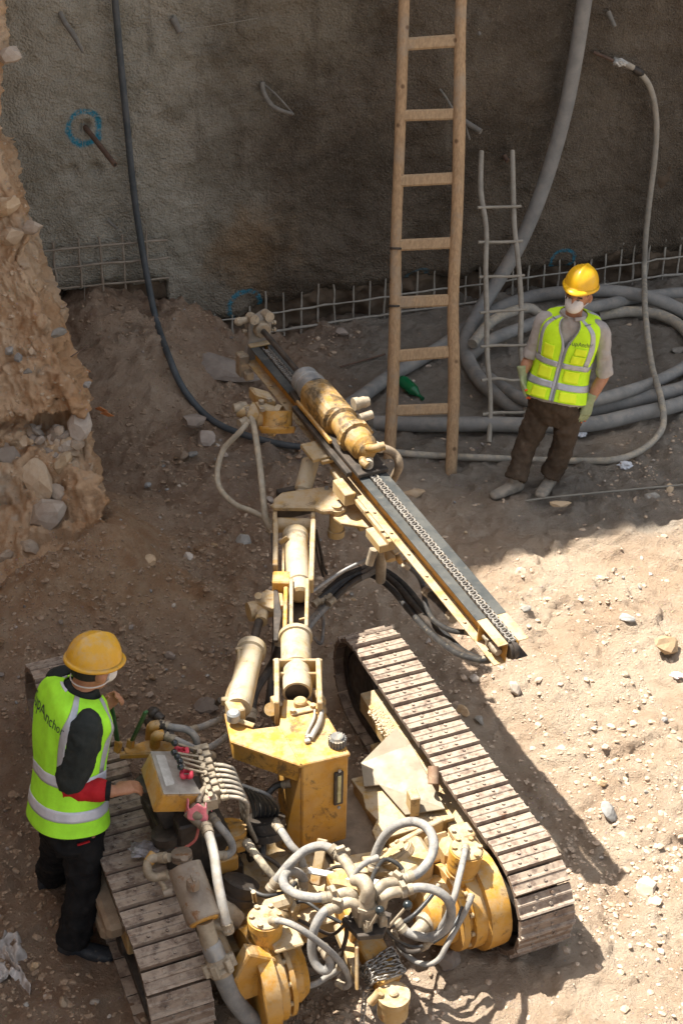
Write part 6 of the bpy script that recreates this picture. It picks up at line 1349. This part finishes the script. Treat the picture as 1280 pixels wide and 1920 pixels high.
for sg in (-1, 1): part("eye", MB().ico(hc2 + f2 * .089 + r2 * sg * .030 + U2 * .014, .012, 2, (1, 1, .7)), M_EYE, p2)
b = MB()
for sg in (-1, 1): b.tube([hc2 + f2 * .098 + r2 * sg * .012 + U2 * .032, hc2 + f2 * .094 + r2 * sg * .034 + U2 * .037, hc2 + f2 * .080 + r2 * sg * .052 + U2 * .028], .006, 6, 4)
part("eyebrows", b, M_HAIR, p2)
b = MB(); Loft([(hc2 - U2 * .035 - f2 * .02, r2, f2, .074, .082, 2.1), (hc2 + U2 * .01 - f2 * .012, r2, f2, .0785, .094, 2.1), (hc2 + U2 * .06 - f2 * .008, r2, f2, .077, .096, 2.1)]).mb(b, 28, 10); part("hair", b, M_HAIR, p2)

# --- the operator seen from behind at the control stand
p1 = empty("person", (W(145, 1785) + W(88, 1650)) / 2, "rig operator seen from behind in yellow helmet, lettered hi-vis vest and black trousers", "person")
F1 = nrm(A3(.90, .44, 0)); L1 = nrm(A3(-.44, .90, 0))
hem1, mid1, ch1, nk1 = W(128, 1530, .80), W(130, 1440, 1.04), W(136, 1352, 1.26), W(156, 1290, 1.43)
hipR1, hipL1 = W(158, 1562, .76), W(116, 1530, .78); knR1, knL1 = W(156, 1668, .42), W(108, 1590, .42); anR1, anL1 = W(136, 1768, .09), W(97, 1640, .09)
toR1, toL1 = W(208, 1800, .0), W(150, 1650, .0)
shR1, shL1 = W(160, 1372, 1.33), W(116, 1280, 1.37); elR1, wrR1 = W(132, 1478, 1.06), W(214, 1484, 1.03); elL1, wrL1 = W(180, 1345, 1.12), W(194, 1330, 1.14)
tl1 = torso_loft(hem1, mid1, ch1, nk1, L1, L1, F1, .017, .011, 15, 1.0)
hc1 = W(173, 1250, 1.535); U1 = nrm(hc1 - nk1 + UP * .1); f1 = nrm(A3(.74, .66, -.22)); f1 = nrm(f1 - U1 * (f1 @ U1))
b = MB(); torso_loft(hem1, mid1, ch1, nk1, L1, L1, F1, -.03, 0, 15, 1.0).mb(b); limb(b, [nk1 - U1 * .06, nk1 + U1 * .02, hc1 - U1 * .05], [.064, .058, .057]); r1 = head(b, hc1, U1, f1)
limb(b, [shR1, (shR1 + elR1) / 2, elR1, (elR1 + wrR1) / 2, wrR1], [.052, .047, .043, .042, .030]); limb(b, [shL1, (shL1 + elL1) / 2, elL1, wrL1], [.052, .047, .043, .030])
hand(b, wrR1, W(250, 1474, 1.03) - wrR1, -UP, L1, .55, 1.05)
gp = W(208, 1318, 1.165); hand(b, wrL1, nrm(gp - wrL1) + UP * .25, nrm(A3(.5, -.6, 0)), UP * .8 - F1 * .2, 1.15, 1.05)
for h_, k_, a_ in ((hipR1, knR1, anR1), (hipL1, knL1, anL1)): limb(b, [h_ + UP * .03, (h_ + k_) / 2, k_, (k_ + a_) / 2, a_], [.078, .07, .052, .05, .036])
fuse("body", b, M_SKIN, p1, .0065, 2)
b = MB(); torso_loft(hem1 - UP * .02, mid1, ch1, nk1, L1, L1, F1, -.006, 0, 15, 1.0).mb(b)
limb(b, [shR1 + (nk1 - shR1) * .35, shR1 + UP * .01, shR1 + (elR1 - shR1) * .4, shR1 + (elR1 - shR1) * .8, elR1 + (wrR1 - elR1) * .12], [.064, .088, .088, .080, .068], 16)
limb(b, [shL1 + (nk1 - shL1) * .35, shL1 + UP * .01, (shL1 + elL1) / 2, elL1, elL1 + (wrL1 - elL1) * .3], [.062, .076, .07, .06, .055], 16)
limb(b, [nk1 - U1 * .05, nk1 + U1 * .02], [.085, .074]); fuse("shirt", b, M_DSHIRT, p1, .008, 2, .018)
b = MB(); d = wrR1 - elR1; limb(b, [elR1 - nrm(d) * .035 - UP * .012, elR1 + d * .2, elR1 + d * .5, elR1 + d * .82], [.056, .066, .058, .046], 16); fuse("sleeve", b, M_REDC, p1, .007, 2, .014)
b = MB(); limb(b, [elR1 + d * .80, elR1 + d * .92], [.047, .045], 16); part("cuff", b, M_BLACK, p1)
b = MB(); Loft([(hem1 + UP * .06, L1, F1, .178, .135, 2.4), (hem1 - UP * .02, L1, F1, .18, .14, 2.4), ((hipR1 + hipL1) / 2 - UP * .03, L1, F1, .17, .135, 2.5), ((hipR1 + hipL1) / 2 - UP * .1, L1, F1, .14, .11, 2.4)]).mb(b)
for h_, k_, a_ in ((hipR1, knR1, anR1), (hipL1, knL1, anL1)): limb(b, [h_ + UP * .02, (h_ + k_) / 2, k_, (k_ + a_) / 2, a_ + UP * .01], [.098, .095, .084, .082, .084], 18)
fuse("trousers", b, M_BLACK, p1, .009, 2, .026)
b = MB(); boot(b, anR1, toR1); fuse("boot", b, M_BBOOT, p1, .007, 1); b = MB(); boot(b, anL1, toL1); fuse("boot", b, M_BBOOT, p1, .007, 1)
vest1 = sheet_part("vest", tl1.sheet(lambda v: .25 + op(v) * .9, lambda v: 1.25 - op(v) * .9, .0, .985, 100, 60), M_VESTG, p1, .006)
for va, vb_ in ((tv(.13), tv(.195)), (tv(.31), tv(.375))): sheet_part("reflective_band", tl1.sheet(lambda v: .25 + op(v) + .002, lambda v: 1.25 - op(v) - .002, va, vb_, 90, 5, .0045), M_TAPEW, vest1, .002)
for sg in (-1, 1):
    sheet_part("reflective_strap", tl1.sheet(.25 + sg * .125, .25 + sg * .160, tv(.375), .975, 6, 36, .0046), M_TAPE, vest1, .002)
    sheet_part("reflective_strap", tl1.sheet(.75 - sg * .125, .75 - sg * .165, tv(.375), .975, 6, 36, .0046), M_TAPE, vest1, .002)
b = MB(); P = tl1.sheet(.70, .80, .90, .985, 6, 8, .007); sheet_part("neck_label", P, mat("white_label", (.62, .60, .66), None, 9, .8, bump=.1), vest1, .003)
print_text("SupAnchor", tl1, .728, tv(.70), -1, .092, M_INK, vest1, .95, .006)
for sg, va in ((-1, .27),): sheet_part("side_tab", tl1.sheet(.02, .055, .02, .09, 4, 6, .006), M_VESTP, vest1, .002)
helmet(p1, hc1 + U1 * .05, nrm(U1 - f1 * .05), f1, M_HAT2, .95, .022)
b = MB(); Loft([(hc1 - U1 * .030 - f1 * .02, r1, f1, .074, .080, 2.1), (hc1 - U1 * .0 - f1 * .014, r1, f1, .079, .092, 2.1), (hc1 + U1 * .06 - f1 * .008, r1, f1, .078, .097, 2.1)]).mb(b, 28, 10); part("hair", b, M_HAIR, p1)
b = MB(); a = np.linspace(-.9, .9, 12) * math.pi; b.tube([hc1 - U1 * (.055 + .012 * math.cos(q)) + r1 * math.sin(q) * .084 - f1 * math.cos(q) * .092 for q in a], .0035, 6, 3); mc1 = hc1 + f1 * .085 - U1 * .045; part("mask_strap", b, M_MASK, p1)
b = MB(); q = nrm(f1 - U1 * .2); Loft([(mc1 - q * .03, r1, np.cross(q, r1), .064, .062, 2.2), (mc1 + q * .035, r1, np.cross(q, r1), .042, .040, 2.2), (mc1 + q * .052, r1, np.cross(q, r1), .014, .016, 2)]).mb(b, 20, 10); part("dust_mask", b, M_MASK, p1)
b = MB(); P = []; c = hipR1 + UP * .0; b.box(hipR1 - L1 * .093 + UP * .03 - F1 * .03, (F1, L1, UP), (.03, .004, .004)); part("pocket_trim", b, M_REDC, p1)
